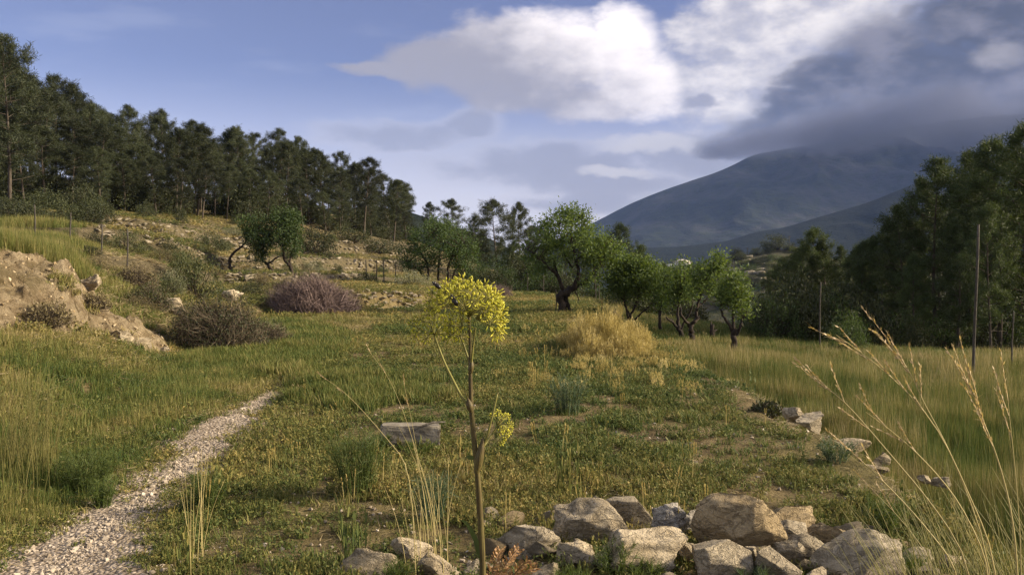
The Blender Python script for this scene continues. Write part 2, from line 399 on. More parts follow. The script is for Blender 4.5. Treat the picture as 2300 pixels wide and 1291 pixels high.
def edge_x(y):
    return 3.0 + 0.35 * (vn(np.asarray(y) * 0.9, 0 * np.asarray(y), 5) - .5) - 0.10 * np.clip(6.5 - np.asarray(y), 0, 3)
def Hg(x, y):
    x = np.asarray(x, float); y = np.asarray(y, float)
    u = np.clip(x / np.maximum(y, 1.0), -.85, .85)
    # gullies in the earth bank, waver of the terrace lines
    bankw = sstep(-u, 0.36, 0.46)
    gl = (fbm(x * 0.9, y * 0.5, 31, 3) - .5) * 1.3 * bankw
    wv = (vn(x * 0.35, y * 0.05, 77) - .5) * 0.8
    yy = y + gl + wv * (1 - bankw)
    ky, kz = profile(u)
    z = kz[0] * sstep(yy, ky[0] - 5.5, ky[0] + .3)
    for i in range(9):
        t = np.clip((yy - ky[i]) / (ky[i + 1] - ky[i]), 0, 1)
        z = z + t * (kz[i + 1] - kz[i])
    # lumps on the bare bank face
    face = bankw * sstep(yy, ky[0] - .8, ky[0] + .2) * (1 - sstep(yy, ky[1] + .2, ky[1] + 2.0))
    z = z + face * ((fbm(x * 2.6, y * 2.6, 41, 4) - .5) * 0.7 + (np.abs(fbm(x * 4.5, y * 4.5, 43, 3) - .5) - .12) * 0.35)
    # lower terrace on the right of the field
    ex = edge_x(y)
    fade = 1 - sstep(y, 27, 40)
    z = z - 0.55 * sstep(x, ex - .25, ex + .3) * fade - 0.03 * np.clip(x - 3.3, 0, 12) * fade
    # gentle unevenness, the mound under the dry oats
    z = z + (fbm(x * .45, y * .45, 9, 3) - .5) * 0.12 * sstep(y, 2, 6)
    z = z + (fbm(x * 2.2, y * 2.2, 19, 3) - .5) * 0.05
    z = z + (fbm(x * .12, y * .12, 29, 3) - .5) * 1.6 * sstep(y, 40, 90)
    z = z + 0.16 * np.exp(-((x - 1.65) / 0.9) ** 2 - ((y - 15.6) / 1.5) ** 2)
    z = z - 55 * sstep(y, 150, 420)
    # wheel rut
    pc = np.interp(y, PATH[:, 0], PATH[:, 1]); pw = np.interp(y, PATH[:, 0], PATH[:, 2])
    z = z - 0.05 * np.exp(-((x - pc) / (pw + .15)) ** 2) * (1 - sstep(y, 11, 14))
    return z
def hz(x, y): return float(Hg(np.array([x]), np.array([y]))[0])
def ground_at(px, d):
    """ground point in the column of pixel px at depth d"""
    x = (px - 1150) / FOC * d; return np.array([x, d, hz(x, d)])

rows = np.concatenate([np.linspace(.6, 4, 14)[:-1], np.geomspace(4, 7, 46)[:-1], np.arange(7, 16, .06), np.geomspace(16, 80, 190), np.geomspace(84, 4200, 50)])
us = np.concatenate([np.linspace(-1.6, -.72, 14)[:-1], np.linspace(-.72, -.36, 120)[:-1], np.linspace(-.36, .72, 210), np.linspace(.76, 1.6, 14)])
YY, UU = np.meshgrid(rows, us, indexing='ij'); XX = UU * YY; ZZ = Hg(XX, YY)
nr, nc = XX.shape
V = np.stack([XX, YY, ZZ], -1).reshape(-1, 3)
idx = np.arange(nr * nc).reshape(nr, nc)
Q = np.stack([idx[:-1, :-1], idx[:-1, 1:], idx[1:, 1:], idx[1:, :-1]], -1).reshape(-1, 4)
# apron: ground beside and behind the camera
ex = []; n0 = len(V)
L = np.stack([XX[:, 0] - 4000, YY[:, 0] - 3000, ZZ[:, 0]], -1); Rr = np.stack([XX[:, -1] + 4000, YY[:, -1] - 3000, ZZ[:, -1]], -1)
B = np.stack([XX[0] * 3000, np.full(nc, -3000.0), np.zeros(nc)], -1)
V = np.concatenate([V, L, Rr, B]); iL = n0 + np.arange(nr); iR = iL + nr; iB = n0 + 2 * nr + np.arange(nc)
Q = np.concatenate([Q, np.stack([iL[:-1], idx[:-1, 0], idx[1:, 0], iL[1:]], -1), np.stack([idx[:-1, -1], iR[:-1], iR[1:], idx[1:, -1]], -1), np.stack([iB[:-1], iB[1:], idx[0, 1:], idx[0, :-1]], -1), np.array([[iB[0], idx[0, 0], iL[0], iL[0]]])[:0]])
T = np.array([[iB[0], idx[0, 0], iL[0]], [iB[-1], iR[0], idx[0, -1]]])
gme = mesh_np('ground', V, Q, T, True)
# where the soil lies bare: the bank face, the terrace steps, worn spots
uu = np.clip(V[:, 0] / np.maximum(V[:, 1], 1), -.85, .85); ky, kz = profile(uu)
bw = sstep(-uu, 0.37, 0.45)
bank = bw * sstep(V[:, 1], ky[0] - .5, ky[0] + .1) * (1 - sstep(V[:, 1], ky[1] - .1, ky[1] + 1.0))
hill = sstep(V[:, 1], ky[1], ky[1] + 3) * sstep(-uu, 0.02, 0.12) * (1 - sstep(V[:, 1], ky[8] - 6, ky[8] + 4))
for nm, arr in (('bank', bank), ('hill', hill)):
    at = gme.attributes.new(nm, 'FLOAT', 'POINT'); at.data.foreach_set('value', arr.astype(np.float32))
m, n, out = mat('field_soil')
geo = n.n('ShaderNodeNewGeometry'); pos = geo.outputs['Position']
big = n.noise(pos, 0.5, 4, 0.6); mid = n.noise(pos, 3.2, 6, 0.65); fin = n.noise(pos, 26, 5, 0.7); grit = n.noise(pos, 90, 3, 0.6)
litter = n.mix(n.ss(mid.outputs[0], 0.38, 0.64), C4(.12, .09, .045), C4(.22, .17, .085))
green = n.mix(n.ss(fin.outputs[0], 0.4, 0.6), C4(.075, .078, .020), C4(.15, .14, .040))
c = n.mix(n.ss(big.outputs[0], 0.42, 0.58), litter, n.mix(0.5, green, litter))
c = n.mix(n.ss(fin.outputs[0], 0.55, 0.72, 0, .8), c, C4(.25, .20, .115))
c = n.mix(n.ss(grit.outputs[0], 0.36, 0.24, 0, .8), c, C4(.045, .034, .018))
hl = n.n('ShaderNodeAttribute', attribute_name='hill').outputs['Fac']
hc = n.mix(n.ss(mid.outputs[0], 0.35, 0.65), C4(.080, .068, .038), C4(.150, .122, .070))
hc = n.mix(n.ss(fin.outputs[0], 0.56, 0.7, 0, .7), hc, C4(.22, .18, .115))
c = n.mix(hl, c, hc)
bk = n.n('ShaderNodeAttribute', attribute_name='bank').outputs['Fac']
bn = n.noise(n.vm('MULTIPLY', pos, (1, 1, 1.5)), 3.4, 10, 0.74, 0.5)
bc = n.mix(n.ss(bn.outputs[0], 0.36, 0.62), C4(.21, .155, .088), C4(.40, .32, .20))
bc = n.mix(n.ss(n.noise(pos, 7, 6, 0.7).outputs[0], 0.56, 0.7, 0, .75), bc, C4(.47, .38, .25))
bc = n.mix(n.ss(n.noise(pos, 1.1, 4, 0.6).outputs[0], 0.52, 0.66, 0, .7), bc, C4(.12, .095, .042))
bc = n.mix(n.ss(n.noise(pos, 5.5, 6, .7, .6).outputs[0], .47, .36, 0, .8), bc, C4(.075, .052, .024))
c = n.mix(n.ss(n.m('ADD', bk, n.m('MULTIPLY', n.m('SUBTRACT', mid.outputs[0], .5), .9)), 0.35, 0.6), c, bc)
hgt = n.m('ADD', n.m('ADD', n.m('MULTIPLY', fin.outputs[0], 1.0), n.m('MULTIPLY', mid.outputs[0], 1.2)), n.m('MULTIPLY', n.m('MULTIPLY', bk, bn.outputs[0]), 3.0))
n.put(out.inputs[0], pbsdf(n, c, 0.95, 0.1, bump(n, hgt, 1.0, 0.08)))
gme.materials.append(m)
ground = tag(link('ground', gme), 'grassy terraced ground of the abandoned field', 'ground', kind='structure')

# the gravel wheel track, a sheet a little above the soil
py_ = np.arange(.8, 12.2, .05); ac = np.linspace(-1, 1, 13)
cx = np.interp(py_, PATH[:, 0], PATH[:, 1]); hw = np.interp(py_, PATH[:, 0], PATH[:, 2])
lw = hw * (0.8 + .55 * vn(py_ * 2.3, 0 * py_, 3)); rw = hw * (0.8 + .55 * vn(py_ * 2.1, 0 * py_, 4))
X = cx[:, None] + np.where(ac[None] < 0, ac[None] * lw[:, None], ac[None] * rw[:, None]) + (vn(py_ * 6, 0 * py_, 8) - .5)[:, None] * .08
Y = np.repeat(py_[:, None], len(ac), 1); Z = Hg(X, Y) + 0.016 - 0.03 * np.abs(ac[None]) ** 6
ii = np.arange(X.size).reshape(X.shape)
pm = mesh_np('path', np.stack([X, Y, Z], -1), np.stack([ii[:-1, :-1], ii[:-1, 1:], ii[1:, 1:], ii[1:, :-1]], -1).reshape(-1, 4), None, True)
m, n, out = mat('gravel_track')
pos = n.n('ShaderNodeNewGeometry').outputs['Position']
vo = n.n('ShaderNodeTexVoronoi'); n.put(vo.inputs['Vector'], pos); vo.inputs['Scale'].default_value = 38
a = n.noise(pos, 4, 5, .6)
c = n.mix(n.ss(a.outputs[0], .35, .65), C4(.235, .19, .14), C4(.36, .305, .24))
sv = n.n('ShaderNodeSeparateColor'); n.put(sv.inputs[0], vo.outputs['Color'])
c = n.mix(n.ss(sv.outputs[0], .55, .95, 0, .8), c, C4(.44, .37, .30))
c = n.mix(n.ss(vo.outputs['Distance'], .3, .7, 0, .8), c, C4(.08, .06, .04))
n.put(out.inputs[0], pbsdf(n, c, .95, .1, bump(n, n.m('SUBTRACT', 1.0, vo.outputs['Distance']), .8, .02)))
pm.materials.append(m)
tag(link('path', pm), 'narrow pale gravel wheel track through the grass', 'path', kind='structure')
MIST_DENSITY = 0.0062
# ------------------------------------------------------------------ mountain, foothill, far slopes
def hill_mesh(name, sil, dbase, dtop, zbase, back, material, nu=260, nd=120, rough=60.0, fs=0.004, power=1.0, seed=3, kind='structure', label=None, depth_u=0.0):
    """heightfield whose skyline, seen from the field, follows the pixel list sil"""
    px = np.linspace(sil[0][0], sil[-1][0], nu); py = np.interp(px, [s[0] for s in sil], [s[1] for s in sil])
    px0 = px.copy(); py = np.convolve(np.pad(py, 4, mode='edge'), np.ones(9) / 9, 'valid')
    u = (px - 1150) / FOC; Dt = dtop + depth_u * u
    ztop = CAMZ + (590 - py) / FOC * Dt
    t = np.concatenate([np.linspace(0, 1, nd), 1 + np.linspace(0, 1, 24)[1:]])
    Tt, Uu = np.meshgrid(t, u, indexing='ij'); Zt = np.repeat(ztop[None], len(t), 0)
    Dd = np.where(Tt <= 1, dbase + (Dt[None] - dbase) * Tt, Dt[None] + back * (Tt - 1))
    X = Uu * Dd; Y = Dd
    prof = np.where(Tt <= 1, np.clip(Tt, 0, 1) ** power, 1 - np.clip(Tt - 1, 0, 1) ** 1.2)
    Z = zbase + (Zt - zbase) * prof
    rid = 1 - np.abs(fbm(X * fs, Y * fs * .5, seed, 5) * 2 - 1)
    gul = 1 - np.abs(fbm(X * fs * 2.3 + 9, Y * fs * .8, seed + 5, 4) * 2 - 1)
    env = np.clip(Tt, 0, 1) * np.clip(np.abs(1.0 - Tt) * 5, 0.04, 1) * np.clip((Zt - zbase) / (np.max(Zt) - zbase), .15, 1)
    Z = Z + ((rid - .7) + .5 * (gul - .7)) * rough * env
    ii = np.arange(X.size).reshape(X.shape)
    me = mesh_np(name, np.stack([X, Y, Z], -1), np.stack([ii[:-1, :-1], ii[:-1, 1:], ii[1:, 1:], ii[1:, :-1]], -1).reshape(-1, 4), None, True)
    me.materials.append(material)
    o = link(name, me); tag(o, label, None, None, kind); return o, (X, Y, Z)
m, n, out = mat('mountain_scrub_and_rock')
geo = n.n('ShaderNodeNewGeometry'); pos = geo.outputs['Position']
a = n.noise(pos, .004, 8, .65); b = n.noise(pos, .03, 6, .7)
c = n.mix(n.ss(a.outputs[0], .40, .62), C4(.020, .027, .026), C4(.052, .054, .056))  # albedo lowered to stand in for cloud shade over the mountain
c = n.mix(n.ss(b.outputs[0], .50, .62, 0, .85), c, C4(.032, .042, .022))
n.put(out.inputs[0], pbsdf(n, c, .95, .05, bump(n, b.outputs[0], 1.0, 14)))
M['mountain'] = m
m, n, out = mat('far_pine_forest')
geo = n.n('ShaderNodeNewGeometry'); pos = geo.outputs['Position']
b = n.noise(pos, .12, 5, .7); a = n.noise(pos, .012, 4, .6)
c = n.mix(n.ss(b.outputs[0], .38, .62), C4(.006, .010, .007), C4(.016, .021, .014))
c = n.mix(n.ss(a.outputs[0], .60, .72, 0, .35), c, C4(.03, .03, .022))
n.put(out.inputs[0], pbsdf(n, c, .95, .05, bump(n, b.outputs[0], 1.0, 4)))
M['forest'] = m
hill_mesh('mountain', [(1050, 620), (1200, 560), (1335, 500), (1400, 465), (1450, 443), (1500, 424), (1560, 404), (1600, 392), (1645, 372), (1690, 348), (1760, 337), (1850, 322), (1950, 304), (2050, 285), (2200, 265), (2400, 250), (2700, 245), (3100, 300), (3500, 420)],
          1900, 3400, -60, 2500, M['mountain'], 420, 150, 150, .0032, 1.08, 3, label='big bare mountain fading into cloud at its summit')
hill_mesh('foothill', [(1180, 600), (1360, 572), (1450, 556), (1520, 555), (1570, 549), (1640, 541), (1690, 522), (1760, 512), (1830, 490), (1950, 455), (2060, 410), (2200, 385), (2500, 380), (3000, 420)],
          1150, 1750, -50, 900, M['forest'], 300, 60, 22, .012, 1.0, 11, label='dark wooded foothill below the mountain')
# low wooded rise behind the left pines
hill_mesh('wooded_hill', [(300, 520), (700, 470), (880, 466), (940, 482), (1000, 505), (1060, 520), (1130, 548), (1230, 620), (1300, 660)], 150, 300, -12, 200, M['forest'], 160, 40, 4, .05, 1.0, 21, label='low dark wooded rise behind the pines', kind='structure')
# far terraced slope across the valley
m, n, out = mat('far_terraces')
geo = n.n('ShaderNodeNewGeometry'); pos = geo.outputs['Position']; sp = n.n('ShaderNodeSeparateXYZ'); n.put(sp.inputs[0], pos)
b = n.noise(pos, .09, 5, .65); f = n.noise(pos, .5, 4, .7)
c = n.mix(n.ss(b.outputs[0], .42, .6), C4(.038, .045, .024), C4(.085, .078, .05))
c = n.mix(n.ss(f.outputs[0], .52, .66, 0, .7), c, C4(.024, .030, .015))
n.put(out.inputs[0], pbsdf(n, c, .95, .05, bump(n, f.outputs[0], 1, 1)))
M['terr'] = m
m, n, out = mat('pale_terrace_bank')
f = n.noise(n.n('ShaderNodeNewGeometry').outputs['Position'], .6, 5, .7)
n.put(out.inputs[0], pbsdf(n, n.mix(n.ss(f.outputs[0], .4, .6), C4(.20, .175, .12), C4(.36, .32, .24)), .95, .05))
M['palebank'] = m
FS = [(1380, 640), (1480, 606), (1530, 597), (1600, 592), (1640, 574), (1690, 572), (1740, 558), (1790, 562), (1860, 580), (2300, 610), (2600, 640)]
slope, (SX, SY, SZ) = hill_mesh('far_hillside', FS, 190, 330, -36, 160, M['terr'], 150, 60, 2.0, .03, .9, 8, label='far terraced hillside across the valley')
def slope_point(px, py):
    """point of the far slope seen at pixel px, py"""
    u = (px - 1150) / FOC; j = int(np.argmin(np.abs(SX[0] / SY[0] - u)))
    pyc = 590 - (SZ[:60, j] - CAMZ) / SY[:60, j] * FOC
    i = int(np.argmin(np.abs(pyc - py))); return np.array([u * SY[i, j], SY[i, j], SZ[i, j]])
for (x0, x1, py, h) in [(1640, 1690, 577, 1.1), (1650, 1672, 581, .8), (1668, 1705, 586, .8), (1676, 1706, 593, .7), (1700, 1745, 592, .8), (1680, 1722, 606, 1.1), (1672, 1718, 613, 1.4), (1735, 1760, 609, 1.6), (1545, 1600, 616, .8), (1690, 1720, 627, 1.0), (1770, 1800, 561, 1.6)]:
    mb = MB(); k_ = np.linspace(x0, x1, 9); A = np.array([slope_point(x, py) for x in k_]); A[:, 1] -= .6
    A[:, 2] += (vn(k_ * .3, 0 * k_, 4) - .5) * .4 - .3
    hh = h * (0.6 + .6 * vn(k_ * .5, 0 * k_, 6))[:, None] * np.array([[0, .15, 1]]); dp = np.array([[0, 1.2, 0]])
    Vv = np.concatenate([A, A + hh, A + hh + dp, A + dp]); i = np.arange(8)
    Qs = [np.stack([i + a * 9, i + 1 + a * 9, i + 1 + b * 9, i + b * 9], -1) for a, b in ((0, 1), (1, 2), (2, 3), (3, 0))]
    mb.add(Vv, np.concatenate(Qs + [np.array([[0, 9, 18, 27], [8, 35, 26, 17]])]))
    tag(mb.build('terrace_bank', M['palebank']), kind='structure', label='pale terrace bank on the far hillside')

# ------------------------------------------------------------------ mist round the summit, haze
MIST = [(1655, 330, 3050, 120, 30), (1740, 318, 3050, 180, 56), (1850, 304, 3050, 220, 84), (1970, 286, 3000, 250, 104), (2090, 276, 2950, 260, 126), (2200, 300, 2850, 260, 136), (2320, 290, 2800, 290, 160), (2480, 280, 2800, 330, 190)]
m, n, out = mat('summit_mist')
pos = n.n('ShaderNodeNewGeometry').outputs['Position']
wz = n.noise(pos, .0045, 6, .62); wz2 = n.noise(pos, .014, 4, .6)
E = None; hull = []
rg = np.random.default_rng(5); sph = rg.normal(size=(60, 3)); sph /= np.linalg.norm(sph, axis=1)[:, None]
for px, py, d, rx, rz in MIST:
    c = P(px, py, d); r = (rx, 330, rz)
    q = n.vm('MULTIPLY', n.vm('SUBTRACT', pos, tuple(float(x) for x in c)), tuple(1 / x for x in r))
    dt = n.n('ShaderNodeVectorMath', operation='DOT_PRODUCT'); n.put(dt.inputs[0], q); n.put(dt.inputs[1], q)
    v = n.m('SUBTRACT', 1.0, dt.outputs['Value']); E = v if E is None else n.m('MAXIMUM', E, v)
    hull.append(sph * np.array(r) * 1.22 + c)
E = n.m('ADD', E, n.m('MULTIPLY', n.m('SUBTRACT', wz.outputs[0], .5), 3.2)); E = n.m('ADD', E, n.m('MULTIPLY', n.m('SUBTRACT', wz2.outputs[0], .5), 1.0))
pv = n.n('ShaderNodeVolumePrincipled'); pv.inputs['Color'].default_value = C4(.34, .37, .48)
pv.inputs['Anisotropy'].default_value = 0.8
n.put(pv.inputs['Density'], n.m('MULTIPLY', n.ss(E, -.1, 1.0), MIST_DENSITY))
n.put(out.inputs['Volume'], pv.outputs[0]); M['mist'] = m
m.cycles.volume_step_rate = 0.35
bm = bmesh.new()
for p_ in np.concatenate(hull): bm.verts.new(p_)
r_ = bmesh.ops.convex_hull(bm, input=bm.verts)
bmesh.ops.delete(bm, geom=[v for v in bm.verts if not v.link_faces], context='VERTS')
me = bpy.data.meshes.new('mist'); bm.to_mesh(me); bm.free(); me.materials.append(m)
tag(link('mist', me), 'grey mist bank hiding the mountain summit', kind='stuff')
m, n, out = mat('haze_air')
pv = n.n('ShaderNodeVolumePrincipled'); pv.inputs['Color'].default_value = C4(.36, .53, 1.0); pv.inputs['Density'].default_value = 0.000068; pv.inputs['Anisotropy'].default_value = -0.45
n.put(out.inputs['Volume'], pv.outputs[0])
hx0, hx1, hy0, hy1, hz0, hz1 = -11500, 11500, -3200, 6400, -140, 1060
hv = [(x, y, z) for z in (hz0, hz1) for y in (hy0, hy1) for x in (hx0, hx1)]
hq = [(0, 2, 3, 1), (4, 5, 7, 6), (0, 1, 5, 4), (2, 6, 7, 3), (0, 4, 6, 2), (1, 3, 7, 5)]
hm = mesh_np('haze', hv, hq); hm.materials.append(m)
tag(link('haze', hm), 'thin blue air haze over the valley', kind='stuff')
# ------------------------------------------------------------------ trees
def nrm(v): return v / (np.linalg.norm(v, axis=-1, keepdims=True) + 1e-9)
def rand_dir(rng, n): return nrm(rng.normal(size=(n, 3)))
def pine_meshes(seed, H, cb, Rm, mat_leaf, nb=46, tufts=3, stand=0.0):
    """trunk and crown meshes of one pine; cb = bare part of the trunk, Rm = crown radius"""
    rng = np.random.default_rng(seed)
    w = MB(); c = MB()
    t = np.linspace(0, 1, 12); ph = rng.uniform(0, 6.28)
    bend = rng.uniform(.01, .04) * H
    tr = np.stack([bend * np.sin(t * 3 + ph) - bend * math.sin(ph), bend * np.cos(t * 2.6 + ph) - bend * math.cos(ph), t * H * .97], -1)
    r0 = 0.010 * H + .02
    w.tube(tr, r0 * (1 - t * .93), 7)
    def tp(f): return np.array([np.interp(f, t, tr[:, i]) for i in range(3)])
    # dead snags on the bare trunk
    for i in range(7):
        f = rng.uniform(.18, cb + .1); a = rng.uniform(0, 6.28); L = rng.uniform(.3, 1.0) * Rm * .6
        p0 = tp(f); d = np.array([math.cos(a), math.sin(a), rng.uniform(-.1, .3)])
        w.tube(np.array([p0, p0 + d * L * .5, p0 + d * L + [0, 0, .05 * L]]), [.02, .014, .006], 3)
    tips = []; dirs = []
    for i in range(nb):
        f = cb + (1 - cb) * ((i + rng.uniform(0, 1)) / nb) ** .9
        f = min(f, .985); g = (f - cb) / (1 - cb)
        env = (0.35 + 1.4 * g) if g < .42 else (1 - ((g - .42) / .58) ** 1.7) * .94 + .08
        L = Rm * env * rng.uniform(.55, 1.15)
        a = i * 2.4 + rng.uniform(-.5, .5); up = 0.10 + .55 * g + rng.uniform(-.1, .15)
        d = nrm(np.array([math.cos(a), math.sin(a), up])); p0 = tp(f)
        s = np.linspace(0, 1, 5)
        sag = rng.uniform(-.05, .12)
        br = p0 + d[None] * (s * L)[:, None] + np.array([0, 0, 1])[None] * (sag * L * s ** 2)[:, None] + rng.normal(size=(5, 3)) * .04 * L * s[:, None]
        w.tube(br, .028 * (1 - g * .6) * (1 - s * .8) * (H / 8), 4)
        ntw = int(6 + 8 * L / Rm)
        for q in range(ntw):
            sf = rng.uniform(.38, 1.0) if q else 1.0
            b0 = np.array([np.interp(sf, s, br[:, k_]) for k_ in range(3)])
            td = nrm(d * .7 + rand_dir(rng, 1)[0] * .8 + np.array([0, 0, .3])); tl = rng.uniform(.18, .42) * (L * .5 + .3)
            e = b0 + td * tl
            w.tube(np.array([b0, (b0 + e) / 2 + rng.normal(size=3) * .02, e]), [.009, .007, .004], 3)
            for z in range(tufts):
                tips.append(b0 + (e - b0) * (1 - .25 * z) + rng.normal(size=3) * .06); dirs.append(td)
    tips = np.array(tips); dirs = np.array(dirs); nn = 13
    pos = np.repeat(tips, nn, 0) + rng.normal(size=(len(tips) * nn, 3)) * .085
    dr = nrm(np.repeat(dirs, nn, 0) * .5 + rand_dir(rng, len(pos)) * .9 + np.array([0, 0, .25]))
    c.needles(pos, dr, rng.uniform(.13, .27, len(pos)) * (.8 if cb < .27 and mat_leaf is M['pine_right'] else 1), .027, rng)
    return w.mesh('trunk', M['bark_pine']), c.mesh('crown', mat_leaf)
PINE = [pine_meshes(100 + i, 8.0, cb, r, M['pine'], nb) for i, (cb, r, nb) in enumerate([(.36, 1.8, 38), (.28, 2.0, 42), (.42, 1.7, 34), (.14, 1.8, 48), (.24, 2.2, 46)])]
PINE_R = [pine_meshes(200 + i, 8.0, cb, r, M['pine_right'], nb) for i, (cb, r, nb) in enumerate([(.18, 1.7, 44), (.26, 1.9, 46), (.14, 1.5, 42)])]
def put_pine(x, y, H, protos, rng, label, group, wide=1.0, i=None, z=None):
    pr = protos[(rng.integers(len(protos)) if i is None else i)]
    o = empty('pine_tree', (x, y, (hz(x, y) if z is None else z) - .1), rng.uniform(0, 6.28))
    s = H / 8.0; o.scale = (s * wide, s * wide, s)
    tag(o, label, 'pine tree', group)
    link('trunk', pr[0], o); link('crown', pr[1], o)
    return o
rg = np.random.default_rng(77)
SKY_X = [-260, -100, 0, 60, 130, 200, 300, 400, 480, 560, 640, 740, 820, 900, 935, 960]
SKY_Y = [20, 40, 72, 112, 165, 205, 232, 255, 292, 300, 280, 318, 358, 402, 455, 520]
LP = 'tall pine in the dark pine wood on the left hillside'; LG = 'pines of the wood on the left hillside'
def treeline(px): return float(np.interp(px, [-260, 0, 150, 230, 370, 500, 600, 800, 940], [43, 44, 45, 46, 48, 54, 57, 74, 92]))
for row, (off, fr) in enumerate([(0.3, .62), (3.5, .88), (8, 1.0), (14, 1.0), (23, .93)]):
    px = -190 + row * 37
    while px < 925:
        p = px + rg.uniform(-16, 16); d = treeline(p) + off * (1 + .4 * max(0, (p - 400) / 500)) + rg.uniform(-1.3, 1.3)
        u = (p - 1150) / FOC; x = u * d; zb = hz(x, d)
        top = np.interp(p, SKY_X, SKY_Y) + rg.uniform(-16, 42)
        H = (CAMZ + (590 - top) / FOC * d - zb) * fr * rg.uniform(.86, 1.02)
        H = float(np.clip(H, 3.5, 12.5))
        if 'skip' != '' and not (row == 0 and rg.uniform() < .1):
            lab = LP
            put_pine(x, d, H, PINE, rg, lab, LG, wide=float(np.clip(1.02 * (7.5 / H) ** .35, .75, 1.25) * rg.uniform(.8, 1.15)))
        px += (60 if p < 420 else 52) * rg.uniform(.8, 1.2)
# pines that stand out
def solo(px, top, d, label, protos=PINE, group=None, wide=1.0, i=None):
    x = (px - 1150) / FOC * d; zb = hz(x, d); H = CAMZ + (590 - top) / FOC * d - zb
    return put_pine(x, d, H, protos, rg, label, group, wide, i)
solo(24, 80, 42, 'tallest pine, at the left edge of the photograph', i=1, wide=.95)
solo(818, 352, 73, 'pine with a bare forked trunk above the stone terraces', i=2, wide=1.1)
solo(885, 402, 82, 'pine leaning over the right end of the hillside wood', i=0, wide=1.1)
solo(962, 452, 105, 'small thin pine on the skyline, leftmost of two', i=3, wide=.9)
solo(1018, 446, 100, 'bushy pine on the skyline behind the dark multi-trunked almond', i=0, wide=1.1)
solo(1062, 486, 95, 'small pine on the skyline between two taller pines', i=3, wide=1.0)
solo(1120, 446, 58, 'broad pine left of the big almond tree', PINE, i=4, wide=1.15)
solo(1168, 452, 62, 'slim pine just beside the broad pine left of the big almond', PINE, i=3, wide=.9)
solo(1385, 498, 52, 'dark rounded pine just right of the big almond tree', PINE_R, i=1, wide=.9)
solo(1432, 545, 54, 'low dark pine right of the big almond tree', PINE_R, i=0, wide=1.1)
BG = 'pines in the dark thicket behind the field'
for px, top, d in [(1085, 520, 60), (1195, 505, 64), (1240, 520, 58), (1300, 530, 62), (1340, 540, 56), (1150, 535, 54), (1215, 560, 52), (1270, 560, 54), (1480, 585, 50), (1520, 600, 52), (1045, 545, 70), (1010, 540, 80)]:
    solo(px, top, d, 'pine in the dark thicket behind the field', [PINE[3], PINE[1], PINE_R[0]], BG, 1.15)
# right hand pines
solo(2110, 342, 30, 'tall pine with a pointed crown, left end of the right pine group', PINE_R, i=0, wide=1.05)
solo(2245, 305, 27, 'big pine at the right edge of the photograph', PINE_R, i=1, wide=1.0)
solo(2325, 262, 25, 'tallest right hand pine, cut off by the photograph edge', PINE_R, i=2, wide=1.15)
solo(1832, 506, 37, 'lone rounded pine behind the thin grey pole', PINE_R, i=1, wide=1.05)
RGp = 'pines of the dark group on the right'
for px, top, d, w_ in [(1785, 560, 46, 1.1), (1885, 545, 36, 1.1), (1930, 532, 34, 1.2), (1985, 520, 33, 1.2), (2040, 452, 31, 1.2), (2075, 392, 33, 1.0), (2170, 362, 30, 1.15), (2205, 330, 33, 1.1), (2280, 330, 30, 1.2), (2380, 270, 27, 1.2), (2450, 240, 29, 1.2), (2010, 500, 40, 1.2), (2120, 430, 38, 1.2), (2200, 400, 40, 1.3), (1950, 560, 44, 1.3), (1860, 590, 50, 1.2), (2300, 400, 40, 1.3), (2150, 480, 26, 1.0), (2060, 560, 27, 1.1), (2230, 450, 24, .9), (1762, 572, 40, 1.3), (1812, 545, 38, 1.4), (1858, 535, 37, 1.4), (1908, 545, 35, 1.4), (1962, 530, 34, 1.4), (2015, 500, 33, 1.3), (1735, 600, 42, 1.2)]:
    solo(px, top, d, 'dark pine in the dense group on the right', PINE_R, RGp, w_ * float(rg.uniform(.72, .98)))

